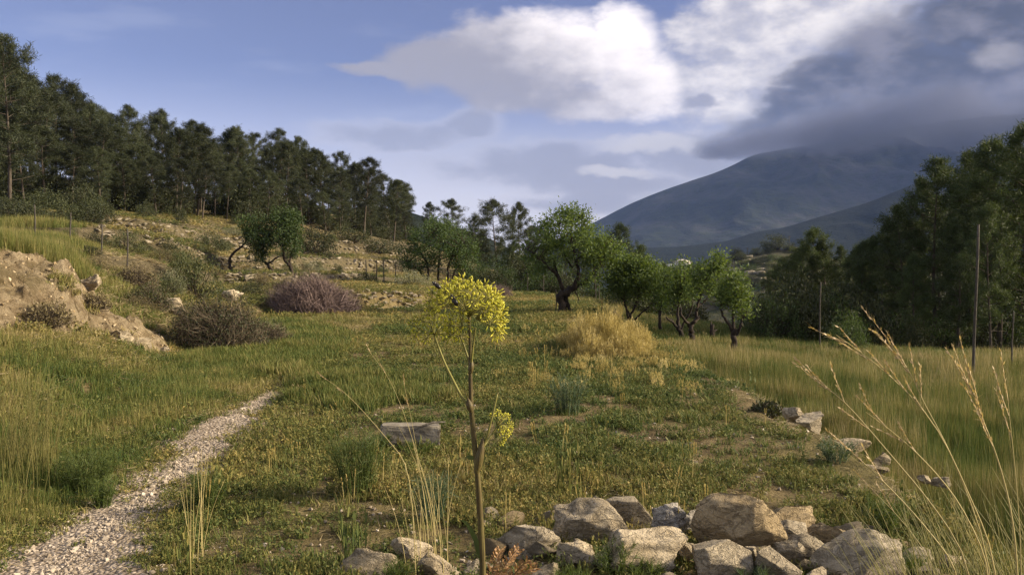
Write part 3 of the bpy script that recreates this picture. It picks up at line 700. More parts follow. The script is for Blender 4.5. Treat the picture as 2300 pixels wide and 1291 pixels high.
# ---- broadleaf trees and shrubs: limbs given, twigs reach for leaf clumps
def broad(name, cat, label, base, limbs, crown, nclump, nleaf, L, Wd, leafmat, barkmat, seed, group=None, spread=.16, droop=.0, r0=.09, trunk_name='trunk', shell=.55):
    """base point; limbs: polylines (world) with start and end radius; crown: ellipsoids (centre, radii, weight)"""
    rng = np.random.default_rng(seed); base = np.array(base, float)
    root = empty(name, base); tag(root, label, cat, group)
    w = MB(); lp = []; 
    for pts, ra, rb in limbs:
        pts = np.asarray(pts, float) - base; nn = max(6, len(pts) * 3)
        s = np.linspace(0, 1, len(pts)); t = np.linspace(0, 1, nn)
        sm = np.stack([np.interp(t, s, pts[:, k_]) for k_ in range(3)], -1)
        for _ in range(2): sm[1:-1] = (sm[:-2] + 2 * sm[1:-1] + sm[2:]) / 4
        sm[1:-1] += rng.normal(size=(nn - 2, 3)) * ra * .22
        w.tube(sm, .8 * np.linspace(ra, rb, nn) * rng.uniform(.9, 1.12, nn), 7)
        lp.append(sm[int(nn * .4):])
    lp = np.concatenate(lp)
    cc = []
    wt_ = np.array([c[2] for c in crown], float); wt_ /= wt_.sum()
    for ci, (c0, rr, _) in enumerate(crown):
        n_ = max(3, int(round(nclump * wt_[ci])))
        dv = rand_dir(rng, n_) * (rng.uniform(shell ** 3, 1, n_) ** (1 / 3))[:, None]
        cc.append(np.array(c0) - base + dv * np.array(rr))
    cc = np.concatenate(cc)
    for c in cc:
        j = int(np.argmin(np.linalg.norm(lp - c, axis=1) + rng.uniform(0, .25, len(lp)))); a = lp[j]
        mid = (a + c) / 2 + rng.normal(size=3) * .06 * np.linalg.norm(c - a) + np.array([0, 0, .04])
        rr = min(.022, .006 + .012 * np.linalg.norm(c - a)) * (r0 / .09) ** .5
        w.tube(np.array([a, mid, c]), [rr, rr * .7, rr * .25], 4)
    nl = rng.integers(int(nleaf * .35), int(nleaf * 1.3), len(cc)); L = L * 1.25; Wd = Wd * 1.2
    up_ = nrm(rng.normal(size=(len(cc), 3)) * .5 + np.array([0, 0, 1.0]))
    ctr = np.repeat(cc, nl, 0); n_ = len(ctr); ctr = ctr + np.repeat(up_, nl, 0) * (rng.uniform(-.9, 1.4, n_) * spread)[:, None]
    sp = np.repeat(rng.uniform(.45, .95, len(cc)), nl)[:, None] * spread
    pos = ctr + rng.normal(size=(n_, 3)) * sp * np.array([1, 1, .85])
    dr = nrm(rand_dir(rng, n_) + np.array([0, 0, .25 - droop]) + nrm(pos - ctr) * .4)
    lf = MB(); lf.leaves(pos, dr, rng.uniform(.7, 1.25, n_) * L, Wd, rng)
    w.build(trunk_name, barkmat, root, smooth=True); lf.build('crown', leafmat, root)
    return root
def PL(d, pts, dd=None):
    dd = dd or [0] * len(pts); return [P(px, py, d + e) for (px, py), e in zip(pts, dd)]
def EL(px, py, d, rx, ry, rz=None, w=1.0):
    k_ = d / FOC; return (P(px, py, d), (rx * k_, (rz or rx) * k_, ry * k_), w * rx * ry)
# the big almond
d = 26.5; b = ground_at(1268, d); b[2] -= .12
broad('almond_tree', 'almond tree', 'big almond tree with two crossing trunks in mid field', b,
      [(PL(d, [(1272, 712), (1258, 680), (1262, 655), (1285, 648), (1300, 640)], [0, 0, 0, .1, .2]), .16, .12),
       (PL(d, [(1288, 708), (1274, 690), (1268, 668), (1278, 652)], [.25, .2, .1, .05]), .12, .11),
       (PL(d, [(1265, 655), (1255, 620), (1232, 600), (1205, 575), (1185, 560)], [0, -.2, -.4, -.5, -.6]), .08, .025),
       (PL(d, [(1264, 650), (1248, 610), (1240, 570), (1225, 530), (1228, 500)], [0, .1, .3, .4, .4]), .075, .02),
       (PL(d, [(1290, 645), (1300, 610), (1290, 570), (1278, 530), (1290, 485)], [0, -.1, -.2, -.1, 0]), .085, .02),
       (PL(d, [(1300, 640), (1330, 625), (1345, 590), (1360, 560), (1372, 530)], [.2, .1, 0, -.2, -.3]), .08, .02),
       (PL(d, [(1285, 600), (1270, 580), (1262, 540), (1255, 510)], [-.1, .4, .6, .7]), .04, .015),
       (PL(d, [(1292, 592), (1312, 560), (1318, 520), (1312, 490)], [0, .3, .5, .5]), .04, .015),
       (PL(d, [(1292, 655), (1300, 670), (1298, 680)], [-.1, -.2, -.25]), .03, .015)],
      [EL(1270, 515, d, 62, 48, 70), EL(1225, 560, d, 52, 50, 60), EL(1310, 555, d, 58, 48, 70), EL(1350, 570, d, 46, 48, 55), EL(1370, 560, d, 34, 34, 40), EL(1292, 490, d, 26, 28, 30), EL(1258, 480, d, 16, 14, 20), EL(1318, 490, d, 16, 18, 20), EL(1215, 510, d, 22, 14, 25), EL(1330, 625, d, 38, 24, 40, .5), EL(1198, 600, d, 28, 26, 30, .5)],
      330, 46, .085, .030, M['almond'], M['bark_almond'], 31, spread=.13, shell=.35)
# almond with many trunks, left of it
d = 41; b = ground_at(985, d); b[2] -= .1
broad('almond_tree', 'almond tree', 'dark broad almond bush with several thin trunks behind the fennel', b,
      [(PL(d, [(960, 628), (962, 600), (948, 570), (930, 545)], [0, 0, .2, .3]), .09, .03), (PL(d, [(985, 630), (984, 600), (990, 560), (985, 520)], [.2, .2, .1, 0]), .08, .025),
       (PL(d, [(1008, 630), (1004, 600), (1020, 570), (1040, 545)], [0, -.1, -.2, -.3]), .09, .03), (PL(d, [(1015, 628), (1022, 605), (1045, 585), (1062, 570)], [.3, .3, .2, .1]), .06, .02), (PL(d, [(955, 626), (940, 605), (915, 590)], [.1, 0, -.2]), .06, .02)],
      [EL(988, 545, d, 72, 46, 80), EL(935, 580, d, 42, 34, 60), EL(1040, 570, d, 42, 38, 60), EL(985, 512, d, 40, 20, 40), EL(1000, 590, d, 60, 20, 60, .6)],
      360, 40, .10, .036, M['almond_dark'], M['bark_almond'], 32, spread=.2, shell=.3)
# the leaning pair on the terrace
d = 37.5; b = ground_at(655, d); b[2] -= .1
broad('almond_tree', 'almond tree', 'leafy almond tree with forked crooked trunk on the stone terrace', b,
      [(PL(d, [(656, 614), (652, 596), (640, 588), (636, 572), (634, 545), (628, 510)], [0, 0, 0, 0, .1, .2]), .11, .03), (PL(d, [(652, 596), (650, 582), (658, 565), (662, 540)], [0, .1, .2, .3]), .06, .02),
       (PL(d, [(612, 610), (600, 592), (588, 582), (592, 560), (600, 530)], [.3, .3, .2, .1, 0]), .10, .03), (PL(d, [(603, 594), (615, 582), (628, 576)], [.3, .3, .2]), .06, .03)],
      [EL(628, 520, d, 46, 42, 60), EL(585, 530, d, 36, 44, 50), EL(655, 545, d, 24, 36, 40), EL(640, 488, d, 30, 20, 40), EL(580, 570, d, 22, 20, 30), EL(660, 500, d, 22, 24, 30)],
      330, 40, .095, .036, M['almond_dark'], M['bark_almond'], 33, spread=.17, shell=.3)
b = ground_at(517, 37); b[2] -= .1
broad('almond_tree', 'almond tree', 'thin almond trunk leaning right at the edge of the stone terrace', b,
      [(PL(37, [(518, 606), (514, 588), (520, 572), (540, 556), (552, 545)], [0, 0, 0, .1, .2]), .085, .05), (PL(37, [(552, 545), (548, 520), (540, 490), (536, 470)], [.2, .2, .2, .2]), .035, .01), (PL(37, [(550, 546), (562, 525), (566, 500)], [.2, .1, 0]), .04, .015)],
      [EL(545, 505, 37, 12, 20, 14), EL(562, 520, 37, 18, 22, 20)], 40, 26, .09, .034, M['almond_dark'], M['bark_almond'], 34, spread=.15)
# the row on the right
d = 27.0; b = ground_at(1412, d); b[2] -= .1
broad('almond_tree', 'almond tree', 'low bushy almond with stems fanning from the ground beside the dry oats', b,
      [(PL(d, [(1408, 728), (1420, 700), (1432, 670), (1440, 640)], [0, 0, 0, 0]), .06, .02), (PL(d, [(1412, 728), (1410, 700), (1400, 670), (1395, 640)], [.1, .1, .2, .2]), .06, .02), (PL(d, [(1416, 728), (1440, 700), (1462, 688)], [0, -.2, -.3]), .05, .02), (PL(d, [(1424, 730), (1418, 712), (1405, 690)], [-.2, -.2, -.2]), .05, .02)],
      [EL(1425, 632, d, 56, 40, 60), EL(1392, 640, d, 30, 38, 45), EL(1466, 640, d, 30, 36, 45), EL(1410, 598, d, 36, 20, 40), EL(1440, 604, d, 34, 16, 36)],
      300, 44, .085, .030, M['almond'], M['bark_almond'], 35, spread=.17, shell=.3)
d = 26.0; b = ground_at(1484, d); b[2] -= .1
broad('almond_tree', 'almond tree', 'slim almond with one short straight trunk next to the low bushy almond', b,
      [(PL(d, [(1484, 738), (1481, 718), (1484, 690), (1492, 660), (1490, 630)]), .075, .02), (PL(d, [(1483, 705), (1470, 680), (1468, 655)], [0, .1, .2]), .04, .015)],
      [EL(1490, 648, d, 20, 36, 26), EL(1480, 680, d, 16, 16, 22), EL(1500, 618, d, 14, 14, 20)], 70, 34, .085, .03, M['almond'], M['bark_almond'], 36, spread=.15, shell=.3)
d = 24.0; b = ground_at(1528, d); b[2] -= .1
broad('almond_tree', 'almond tree', 'almond with a low fork into three crooked stems, second in the right row', b,
      [(PL(d, [(1532, 756), (1524, 736), (1522, 718), (1522, 690), (1530, 660)]), .09, .02), (PL(d, [(1524, 736), (1510, 724), (1496, 712)], [0, -.1, -.2]), .055, .025), (PL(d, [(1530, 740), (1536, 722), (1550, 705), (1556, 680)], [.1, .1, .1, .1]), .05, .02)],
      [EL(1530, 636, d, 28, 34, 38), EL(1512, 664, d, 18, 22, 26), EL(1548, 656, d, 14, 26, 26), EL(1540, 604, d, 20, 12, 22)], 84, 34, .085, .03, M['almond'], M['bark_almond'], 37, spread=.15, shell=.3)
d = 22.5; b = ground_at(1552, d); b[2] -= .1
broad('almond_tree', 'almond tree', 'almond with an open curved vase of limbs in the right row', b,
      [(PL(d, [(1552, 768), (1554, 748), (1550, 735), (1556, 722), (1570, 714)]), .10, .055), (PL(d, [(1552, 736), (1540, 720), (1530, 708), (1528, 690)], [0, -.1, -.2, -.3]), .06, .025), (PL(d, [(1568, 715), (1562, 692), (1572, 668), (1585, 640), (1592, 610)], [0, .1, .1, .2, .2]), .06, .02), (PL(d, [(1566, 690), (1590, 670), (1600, 650)], [.1, .2, .2]), .035, .015)],
      [EL(1582, 622, d, 28, 32, 38), EL(1612, 598, d, 22, 24, 28), EL(1560, 650, d, 18, 20, 26), EL(1622, 580, d, 12, 12, 15), EL(1598, 650, d, 14, 14, 20, .6)], 92, 33, .08, .03, M['almond'], M['bark_almond'], 38, spread=.14, shell=.3)
d = 19.5; b = ground_at(1648, d); b[2] -= .1
broad('almond_tree', 'almond tree', 'small almond with a thick cut trunk, nearest of the right row', b,
      [(PL(d, [(1648, 792), (1650, 768), (1648, 748), (1655, 740)]), .095, .07), (PL(d, [(1650, 750), (1636, 726), (1622, 706), (1618, 680)], [0, .1, .1, .1]), .055, .02), (PL(d, [(1655, 752), (1662, 738), (1664, 722), (1668, 733)], [0, -.1, -.1, -.1]), .05, .03), (PL(d, [(1648, 748), (1646, 700), (1650, 660), (1655, 630)], [0, .2, .2, .2]), .05, .015)],
      [EL(1650, 652, d, 30, 28, 38), EL(1628, 676, d, 18, 18, 24), EL(1668, 684, d, 18, 26, 26), EL(1656, 626, d, 16, 10, 20)], 100, 33, .075, .028, M['almond'], M['bark_almond'], 39, spread=.13, shell=.3)
d = 23.5; b = ground_at(1602, d)
root = empty('tree_stump', b); tag(root, 'short broken tree stump between two almonds of the right row', 'stump')
w = MB(); w.tube([P(1600, 782, d) - b, P(1603, 760, d) - b, P(1598, 745, d) - b, P(1602, 728, d) - b], [.085, .07, .06, .035], 7); w.build('trunk', M['bark_almond'], root, True)
w = MB(); w.tube([P(1602, 745, d) - b, P(1610, 740, d) - b], [.035, .02], 5); w.build('branch', M['bark_almond'], root, True)
w = MB(); w.tube([P(1604, 752, d) - b, P(1596, 735, d) - b, P(1598, 722, d) - b], [.04, .03, .015], 5); w.build('branch', M['bark_almond'], root, True)

# ---- shrubs
def shrub_meshes(seed, leafmat, L=.05, Wd=.02, ncl=90, nleaf=36, spread=.10):
    rng = np.random.default_rng(seed); w = MB()
    dv = rand_dir(rng, ncl); dv[:, 2] = np.abs(dv[:, 2]); cc = dv * (rng.uniform(.25, 1, ncl) ** .5)[:, None] * np.array([1, 1, 1.0])
    cc *= (0.75 + .5 * vn3(dv * 1.8 + seed, seed))[:, None]; cc[:, 2] = cc[:, 2] * .95 + .06
    for c in cc[::2]:
        a = np.array([*(rng.normal(size=2) * .08), 0]); w.tube(np.array([a, a * .5 + c * .5 + rng.normal(size=3) * .05, c]), [.018, .012, .004], 3)
    nl = rng.integers(nleaf // 2, nleaf * 3 // 2, ncl); ctr = np.repeat(cc, nl, 0)
    pos = ctr + rng.normal(size=ctr.shape) * spread; pos[:, 2] = np.abs(pos[:, 2])
    lf = MB(); lf.leaves(pos, nrm(rand_dir(rng, len(pos)) + [0, 0, .3]), rng.uniform(.7, 1.3, len(pos)) * L, Wd, rng)
    return w.mesh('stem', M['bark_almond']), lf.mesh('foliage', leafmat)
SHR = {'olive': [shrub_meshes(300 + i, M['olive'], .07, .03) for i in range(3)], 'scrub': [shrub_meshes(310 + i, M['scrub'], .08, .035) for i in range(3)],
       'grey': [shrub_meshes(320, M['greyleaf'], .06, .03)], 'dry': [shrub_meshes(340 + i, M['dryleaf'], .06, .022) for i in range(2)], 'green': [shrub_meshes(330 + i, M['almond_dark'], .06, .028) for i in range(2)]}
def shrub(px, pyb, d, wpx, hpx, kind, label, group=None, name='shrub'):
    x = (px - 1150) / FOC * d; b = (x, d, hz(x, d) - .05)
    o = empty(name, b, rg.uniform(0, 6.28)); r = wpx / 2 / FOC * d; h = hpx / FOC * d
    o.scale = (r, r, h); pr = SHR[kind][rg.integers(len(SHR[kind]))]
    tag(o, label, 'shrub', group); link('stem', pr[0], o); link('foliage', pr[1], o); return o
shrub(440, 650, 24, 120, 110, 'olive', 'roundish green shrub on the eroded slope behind the earth bank')
shrub(398, 640, 24.5, 60, 80, 'olive', 'thin sparse shrub just left of the roundish green shrub')
shrub(190, 525, 38, 90, 75, 'scrub', 'dark green shrub by the fence posts at the wood edge')
shrub(712, 520, 53, 100, 66, 'scrub', 'dark rounded bush under the pines above the terraces', name='bush')
shrub(560, 470, 55, 70, 60, 'scrub', 'small grey-brown crooked tree at the wood edge', name='bush')
shrub(470, 535, 41, 90, 45, 'scrub', 'low dark green bush on the top terrace', name='bush')
shrub(408, 500, 44, 36, 36, 'scrub', 'small dark bush at the left of the top terrace')
shrub(330, 500, 43, 50, 40, 'scrub', 'dark shrub in front of the wood left of the top terrace')
shrub(925, 650, 39, 90, 40, 'grey', 'pale grey-leaved shrub behind the lower stone wall')
shrub(790, 545, 60, 110, 36, 'scrub', 'low wide shrub on the upper terrace beneath the pines')
shrub(848, 560, 62, 100, 34, 'scrub', 'green low shrub right of the wide shrub on the upper terrace')
shrub(1910, 800, 21, 90, 100, 'green', 'light green bush at the foot of the right pines', name='bush')
shrub(860, 600, 54, 30, 16, 'olive', 'little tuft of a shrub on the middle terrace')
EG = 'withered scrub clumps on the eroded slope'
for i in range(24):
    px = rg.uniform(190, 640); d = rg.uniform(15.2, 31) if px < 430 else rg.uniform(24, 36); s_ = rg.uniform(.5, 1.3) * FOC / d
    if Hg(np.array([(px - 1150) / FOC * d]), np.array([d]))[0] < .35: continue
    shrub(px, 0, d, s_, s_ * rg.uniform(.25, .6), str(rg.choice(['dry', 'dry', 'olive', 'scrub'])), 'withered scrub clump on the eroded slope left of the terraces', EG)
SG = 'small scrub bushes dotted over the stone terraces'
for i in range(30):
    px = rg.uniform(230, 900); ky_, kz_ = profile(np.array([(px - 1150) / FOC])); d = rg.uniform(ky_[1, 0] + 2, ky_[8, 0] - 1)
    if rg.uniform() < .4: d = ky_[int(rg.choice([2, 3, 4, 5, 6, 7])), 0] + rg.uniform(-.6, .6)
    s_ = rg.uniform(.5, 1.3) * FOC / d
    shrub(px, 0, d, s_, s_ * rg.uniform(.4, .7), str(rg.choice(['olive', 'scrub', 'scrub', 'olive', 'grey'])), 'small low scrub bush on the stone terraces', SG)
UG = 'dark undergrowth bushes between the pine trunks'
for i in range(80):
    px = rg.uniform(-60, 930); d = treeline(px) + rg.uniform(1, 22); s_ = rg.uniform(2.0, 4.2) * FOC / d
    shrub(px, 0, d, s_, s_ * rg.uniform(.45, .8), 'scrub', 'dark undergrowth bush between the left wood trunks', UG)
VG = 'dark thicket bushes at the back of the field'
for i in range(34):
    px = rg.uniform(1040, 1560); d = rg.uniform(47, 62) if px < 1400 else rg.uniform(34, 48); s_ = rg.uniform(1.6, 3.4) * FOC / d
    shrub(px, 0, d, s_, s_ * rg.uniform(.5, .8), str(rg.choice(['scrub', 'scrub', 'green'])), 'dark thicket bush at the back of the field', VG)
RG_ = 'dark bushes under the right pines'
for i in range(40):
    px = rg.uniform(1680, 2400); d = rg.uniform(24, 36); s_ = rg.uniform(1.2, 2.8) * FOC / d
    shrub(px, 0, d, s_, s_ * rg.uniform(.5, .9), str(rg.choice(['scrub', 'scrub', 'green'])), 'dark bush under the right pines', RG_)
DG = 'dark green understory bushes left of the terraces'
for i in range(22):
    px = rg.uniform(-40, 230); d = rg.uniform(32, 42); s_ = rg.uniform(1.1, 2.2) * FOC / d
    shrub(px, 0, d, s_, s_ * rg.uniform(.35, .55), 'scrub', 'dark green understory bush behind the left fence posts', DG)
# trees dotted over the far hillside
FG = 'small trees dotted over the far hillside'
for i in range(150):
    px = rg.uniform(1450, 1800); py = rg.uniform(np.interp(px, [q[0] for q in FS], [q[1] for q in FS]) - 2, 700)
    p = slope_point(px, py); o = empty('olive_tree', p - np.array([0, 0, .3]), rg.uniform(0, 6.28)); s_ = rg.uniform(1.5, 3.6)
    o.scale = (s_, s_, s_ * rg.uniform(.7, 1.1)); kd = str(rg.choice(['olive', 'scrub', 'scrub', 'green'])); pr = SHR[kd][rg.integers(len(SHR[kd]))]
    tag(o, 'tiny round tree on the far terraced hillside', 'tree', FG); link('trunk', pr[0], o); link('crown', pr[1], o)
for px, py, s_, lab in [(1745, 556, 6.5, 'big dark tree on the skyline of the far hillside'), (1655, 566, 3.2, 'dark round tree at the rim of the far hillside')]:
    p = slope_point(px, py); o = empty('olive_tree', p, 0); o.scale = (s_, s_, s_ * .8); pr = SHR['scrub'][0]
    tag(o, lab, 'tree'); link('trunk', pr[0], o); link('crown', pr[1], o)
# ------------------------------------------------------------------ grass and gravel (uncountable: scattered with geometry nodes)
GREEN_RAMP = [(0.0, (.045, .078, .016)), (.28, (.088, .115, .026)), (.52, (.160, .160, .042)), (.76, (.26, .215, .080)), (1.0, (.38, .31, .16))]
M['grass'] = grassmat('meadow_grass', GREEN_RAMP, .3)
M['weed'] = grassmat('low_weed_leaves', [(0.0, (.055, .088, .026)), (.4, (.105, .125, .034)), (.7, (.20, .175, .05)), (1.0, (.32, .235, .085))], .3)
M['oat'] = grassmat('ripe_oats', [(0.0, (.24, .195, .06)), (.5, (.42, .335, .11)), (1.0, (.58, .48, .22))], .35)
M['straw'] = grassmat('straw_litter', [(0.0, (.14, .10, .05)), (.5, (.28, .22, .115)), (1.0, (.44, .37, .23))], .1)
m, n, out = mat('gravel_stones'); oi_ = n.n('ShaderNodeAttribute', attribute_type='INSTANCER', attribute_name='tint')
n.put(out.inputs[0], pbsdf(n, ramp(n, oi_.outputs['Fac'], [(0, (.18, .145, .105)), (.5, (.31, .265, .205)), (.85, (.37, .31, .24)), (1, (.46, .41, .34))]), .95, .1)); M['gravel'] = m
UPZ = np.array([0, 0, 1.0])
def tuft(seed, nb, lmin, lmax, bend, w, lean=.45, r=1.0, segs=4, fan=0.0):
    rng = np.random.default_rng(seed); mb = MB()
    for i in range(nb):
        a = rng.uniform(0, 6.28); q = r * math.sqrt(rng.uniform(0, 1)); b = np.array([q * math.cos(a), q * math.sin(a), -.04])
        a2 = a * fan + rng.uniform(0, 6.28) * (1 - fan); h = np.array([math.cos(a2), math.sin(a2), 0]); L = rng.uniform(lmin, lmax)
        s = np.linspace(0, 1, segs); ln = rng.uniform(0, lean); bd = rng.uniform(.2, 1) * bend
        pts = b + UPZ * (s * L)[:, None] * (1 - .35 * bd * s)[:, None] + h * (ln * s * L + bd * s ** 2 * L)[:, None]
        sd = nrm(np.array([-h[1], h[0], 0]) + rng.normal(size=3) * .4); mb.blade(pts, w * rng.uniform(.7, 1.3), sd)
    return mb
def weedm(seed, nst=9, nl=9, leaf=.28, wd=.13):
    rng = np.random.default_rng(seed); mb = MB()
    for i in range(nst):
        a = rng.uniform(0, 6.28); q = math.sqrt(rng.uniform(0, 1)); b = np.array([q * math.cos(a), q * math.sin(a), -.03]); tip = b + np.array([rng.normal() * .35, rng.normal() * .35, rng.uniform(.4, 1)])
        mb.blade(np.array([b, (b + tip) / 2, tip]), .05, nrm(rng.normal(size=3)))
        f = rng.uniform(.1, 1, nl)[:, None]; pos = b + (tip - b) * f
        mb.leaves(pos, nrm(rand_dir(rng, nl) + [0, 0, .25]), rng.uniform(.6, 1.3, nl) * leaf, wd, rng)
    return mb
def litterm(seed, n_=16):
    rng = np.random.default_rng(seed); mb = MB()
    for i in range(n_):
        a = rng.uniform(0, 6.28); b = np.array([rng.uniform(-1, 1), rng.uniform(-1, 1), rng.uniform(.02, .35)]); h = np.array([math.cos(a), math.sin(a), rng.uniform(-.15, .45)]); L = rng.uniform(.3, 1.2)
        mb.blade(np.array([b, b + h * L * .5 + [0, 0, .06], b + h * L]), .06 * rng.uniform(.6, 1.6), nrm(rng.normal(size=3)))
    return mb
def oatm(seed, nst=9, nsp=16):
    rng = np.random.default_rng(seed); mb = MB()
    for i in range(nst):
        a = rng.uniform(0, 6.28); q = math.sqrt(rng.uniform(0, 1)); b = np.array([q * math.cos(a), q * math.sin(a), -.03]); ln = rng.normal(size=2) * .22; L = rng.uniform(.65, 1.0)
        s = np.linspace(0, 1, 5); pts = b + np.stack([ln[0] * s ** 2, ln[1] * s ** 2, L * s], -1); mb.blade(pts, .035, nrm(rng.normal(size=3)))
        f = rng.uniform(.55, 1, nsp); pos = np.stack([np.interp(f, s, pts[:, j]) for j in range(3)], -1) + rng.normal(size=(nsp, 3)) * [.07, .07, .02]
        mb.leaves(pos, nrm(rand_dir(rng, nsp) * .6 + [0, 0, -.5]), rng.uniform(.09, .17, nsp), .06, rng)
    return mb
def stalkm(seed):
    rng = np.random.default_rng(seed); mb = MB()
    for i in range(3):
        b = np.array([rng.normal() * .3, rng.normal() * .3, -.03]); s = np.linspace(0, 1, 5); ln = rng.normal(size=2) * .25; L = rng.uniform(.6, 1)
        pts = b + np.stack([ln[0] * s ** 1.6, ln[1] * s ** 1.6, L * s], -1); mb.blade(pts, .07, nrm(rng.normal(size=3)))
        f = rng.uniform(.72, 1, 12); pos = np.stack([np.interp(f, s, pts[:, j]) for j in range(3)], -1)
        mb.leaves(pos, nrm(rand_dir(rng, 12) * .5 + [0, 0, .8]), .10, .05 * 2, rng)
    return mb
def proto(kind, mb, material):
    o = bpy.data.objects.new('tuft_source', mb.mesh(kind, material)); return o
PROTO = []
def addp(lst):
    i0 = len(PROTO); PROTO.extend(lst); return (i0, len(PROTO))
P_SHORT = addp([proto('short', tuft(400 + i, 30, .45, 1, .55, .10), M['grass']) for i in range(3)])
P_TALL = addp([proto('tall', tuft(410 + i, 48, .45, 1, .34, .042, .34), M['grass']) for i in range(3)])
P_WEED = addp([proto('weed', weedm(420 + i), M['weed']) for i in range(3)])
P_LIT = addp([proto('litter', litterm(430 + i), M['straw']) for i in range(2)])
P_OAT = addp([proto('oat', oatm(440 + i), M['oat']) for i in range(3)])
P_STALK = addp([proto('stalk', stalkm(450 + i), M['oat']) for i in range(2)])
def stone_proto(seed, npt=13, flat=.7):
    rng = np.random.default_rng(seed); bm = bmesh.new(); v = nrm(rng.normal(size=(npt, 3))) * rng.uniform(.75, 1.05, (npt, 1)) * [1, .8, flat]
    for p in v: bm.verts.new(p)
    bmesh.ops.convex_hull(bm, input=bm.verts)
    bmesh.ops.delete(bm, geom=[x for x in bm.verts if not x.link_faces], context='VERTS')
    me = bpy.data.meshes.new('stone'); bm.to_mesh(me); bm.free(); return me
m, n, out = mat('bank_rubble_stone'); oi_ = n.n('ShaderNodeAttribute', attribute_type='INSTANCER', attribute_name='tint')
n.put(out.inputs[0], pbsdf(n, ramp(n, oi_.outputs['Fac'], [(0, (.17, .12, .06)), (.5, (.34, .26, .15)), (1, (.50, .41, .27))]), .95, .1)); M['rubble'] = m
GRAV = []
for i in range(5):
    me = stone_proto(500 + i); me.materials.append(M['gravel']); GRAV.append(bpy.data.objects.new('gravel_source', me))
def scatter(name, label, protos, pts, rot, scl, idx, tint):
    cl = bpy.data.collections.new(name + '_sources')
    for i, o in enumerate(protos):
        o.name = '%s_source_%03d' % (name, i)
        cl.objects.link(o)
    me = bpy.data.meshes.new(name); me.vertices.add(len(pts)); me.vertices.foreach_set('co', np.asarray(pts, np.float32).ravel())
    for nm, ty, arr, key in (('rot', 'FLOAT_VECTOR', rot, 'vector'), ('scl', 'FLOAT_VECTOR', scl, 'vector'), ('tint', 'FLOAT', tint, 'value'), ('pick', 'INT', idx, 'value')):
        a = me.attributes.new(nm, ty, 'POINT'); a.data.foreach_set(key, np.asarray(arr, np.int32 if ty == 'INT' else np.float32).ravel())
    me.update()
    o = link(name, me); tag(o, label, kind='stuff')
    ng = bpy.data.node_groups.new(name + '_scatter', 'GeometryNodeTree')
    ng.interface.new_socket('Geometry', in_out='INPUT', socket_type='NodeSocketGeometry'); ng.interface.new_socket('Geometry', in_out='OUTPUT', socket_type='NodeSocketGeometry')
    g = NT(ng); gi = g.n('NodeGroupInput'); go = g.n('NodeGroupOutput')
    ci = g.n('GeometryNodeCollectionInfo'); ci.inputs['Collection'].default_value = cl; ci.inputs['Separate Children'].default_value = True; ci.inputs['Reset Children'].default_value = True
    def na(nm, ty):
        k_ = g.n('GeometryNodeInputNamedAttribute', data_type=ty); k_.inputs['Name'].default_value = nm; return [s for s in k_.outputs if s.enabled and s.name == 'Attribute'][0]
    ip = g.n('GeometryNodeInstanceOnPoints'); e2 = g.n('FunctionNodeEulerToRotation')
    ng.links.new(gi.outputs[0], ip.inputs['Points']); ng.links.new(ci.outputs[0], ip.inputs['Instance']); ip.inputs['Pick Instance'].default_value = True
    ng.links.new(na('pick', 'INT'), ip.inputs['Instance Index']); ng.links.new(na('rot', 'FLOAT_VECTOR'), e2.inputs[0]); ng.links.new(e2.outputs[0], ip.inputs['Rotation'])
    ng.links.new(na('scl', 'FLOAT_VECTOR'), ip.inputs['Scale']); ng.links.new(ip.outputs[0], go.inputs[0])
    md = o.modifiers.new('scatter', 'NODES'); md.node_group = ng
    return o
rg = np.random.default_rng(2024)
def pick(rng_, lo_hi, n_): return rng_.integers(lo_hi[0], lo_hi[1], n_)
NG = 105000
yy_ = np.concatenate([np.exp(rg.uniform(math.log(2.2), math.log(62), int(NG * .62))), np.exp(rg.uniform(math.log(10), math.log(40), NG - int(NG * .62)))])
uu_ = rg.uniform(-.74, .74, NG); xx_ = uu_ * yy_
pc = np.interp(yy_, PATH[:, 0], PATH[:, 1]); pw = np.interp(yy_, PATH[:, 0], PATH[:, 2])
ky, kz = profile(np.clip(uu_, -.85, .85)); ppx = 1150 + FOC * uu_
exx = edge_x(yy_)
n1 = fbm(xx_ * .55, yy_ * .35, 61, 4); n2 = fbm(xx_ * 1.9, yy_ * 1.3, 62, 3); n3 = fbm(xx_ * .22, yy_ * .16, 63, 3)
r_ = rg.uniform(0, 1, NG)
keep = np.ones(NG, bool); hgt = np.zeros(NG); tnt = np.zeros(NG); rad = .026 + .0082 * yy_; idx = np.zeros(NG, int)
right = (xx_ > exx) & (yy_ < 44) & (uu_ > .02); left = (xx_ < pc - pw) & (yy_ < ky[0]) & (uu_ < -.05) & ~((yy_ > 24))
onhill = (yy_ > ky[0] - .4) & (uu_ < .0); field = ~(right | left | onhill)
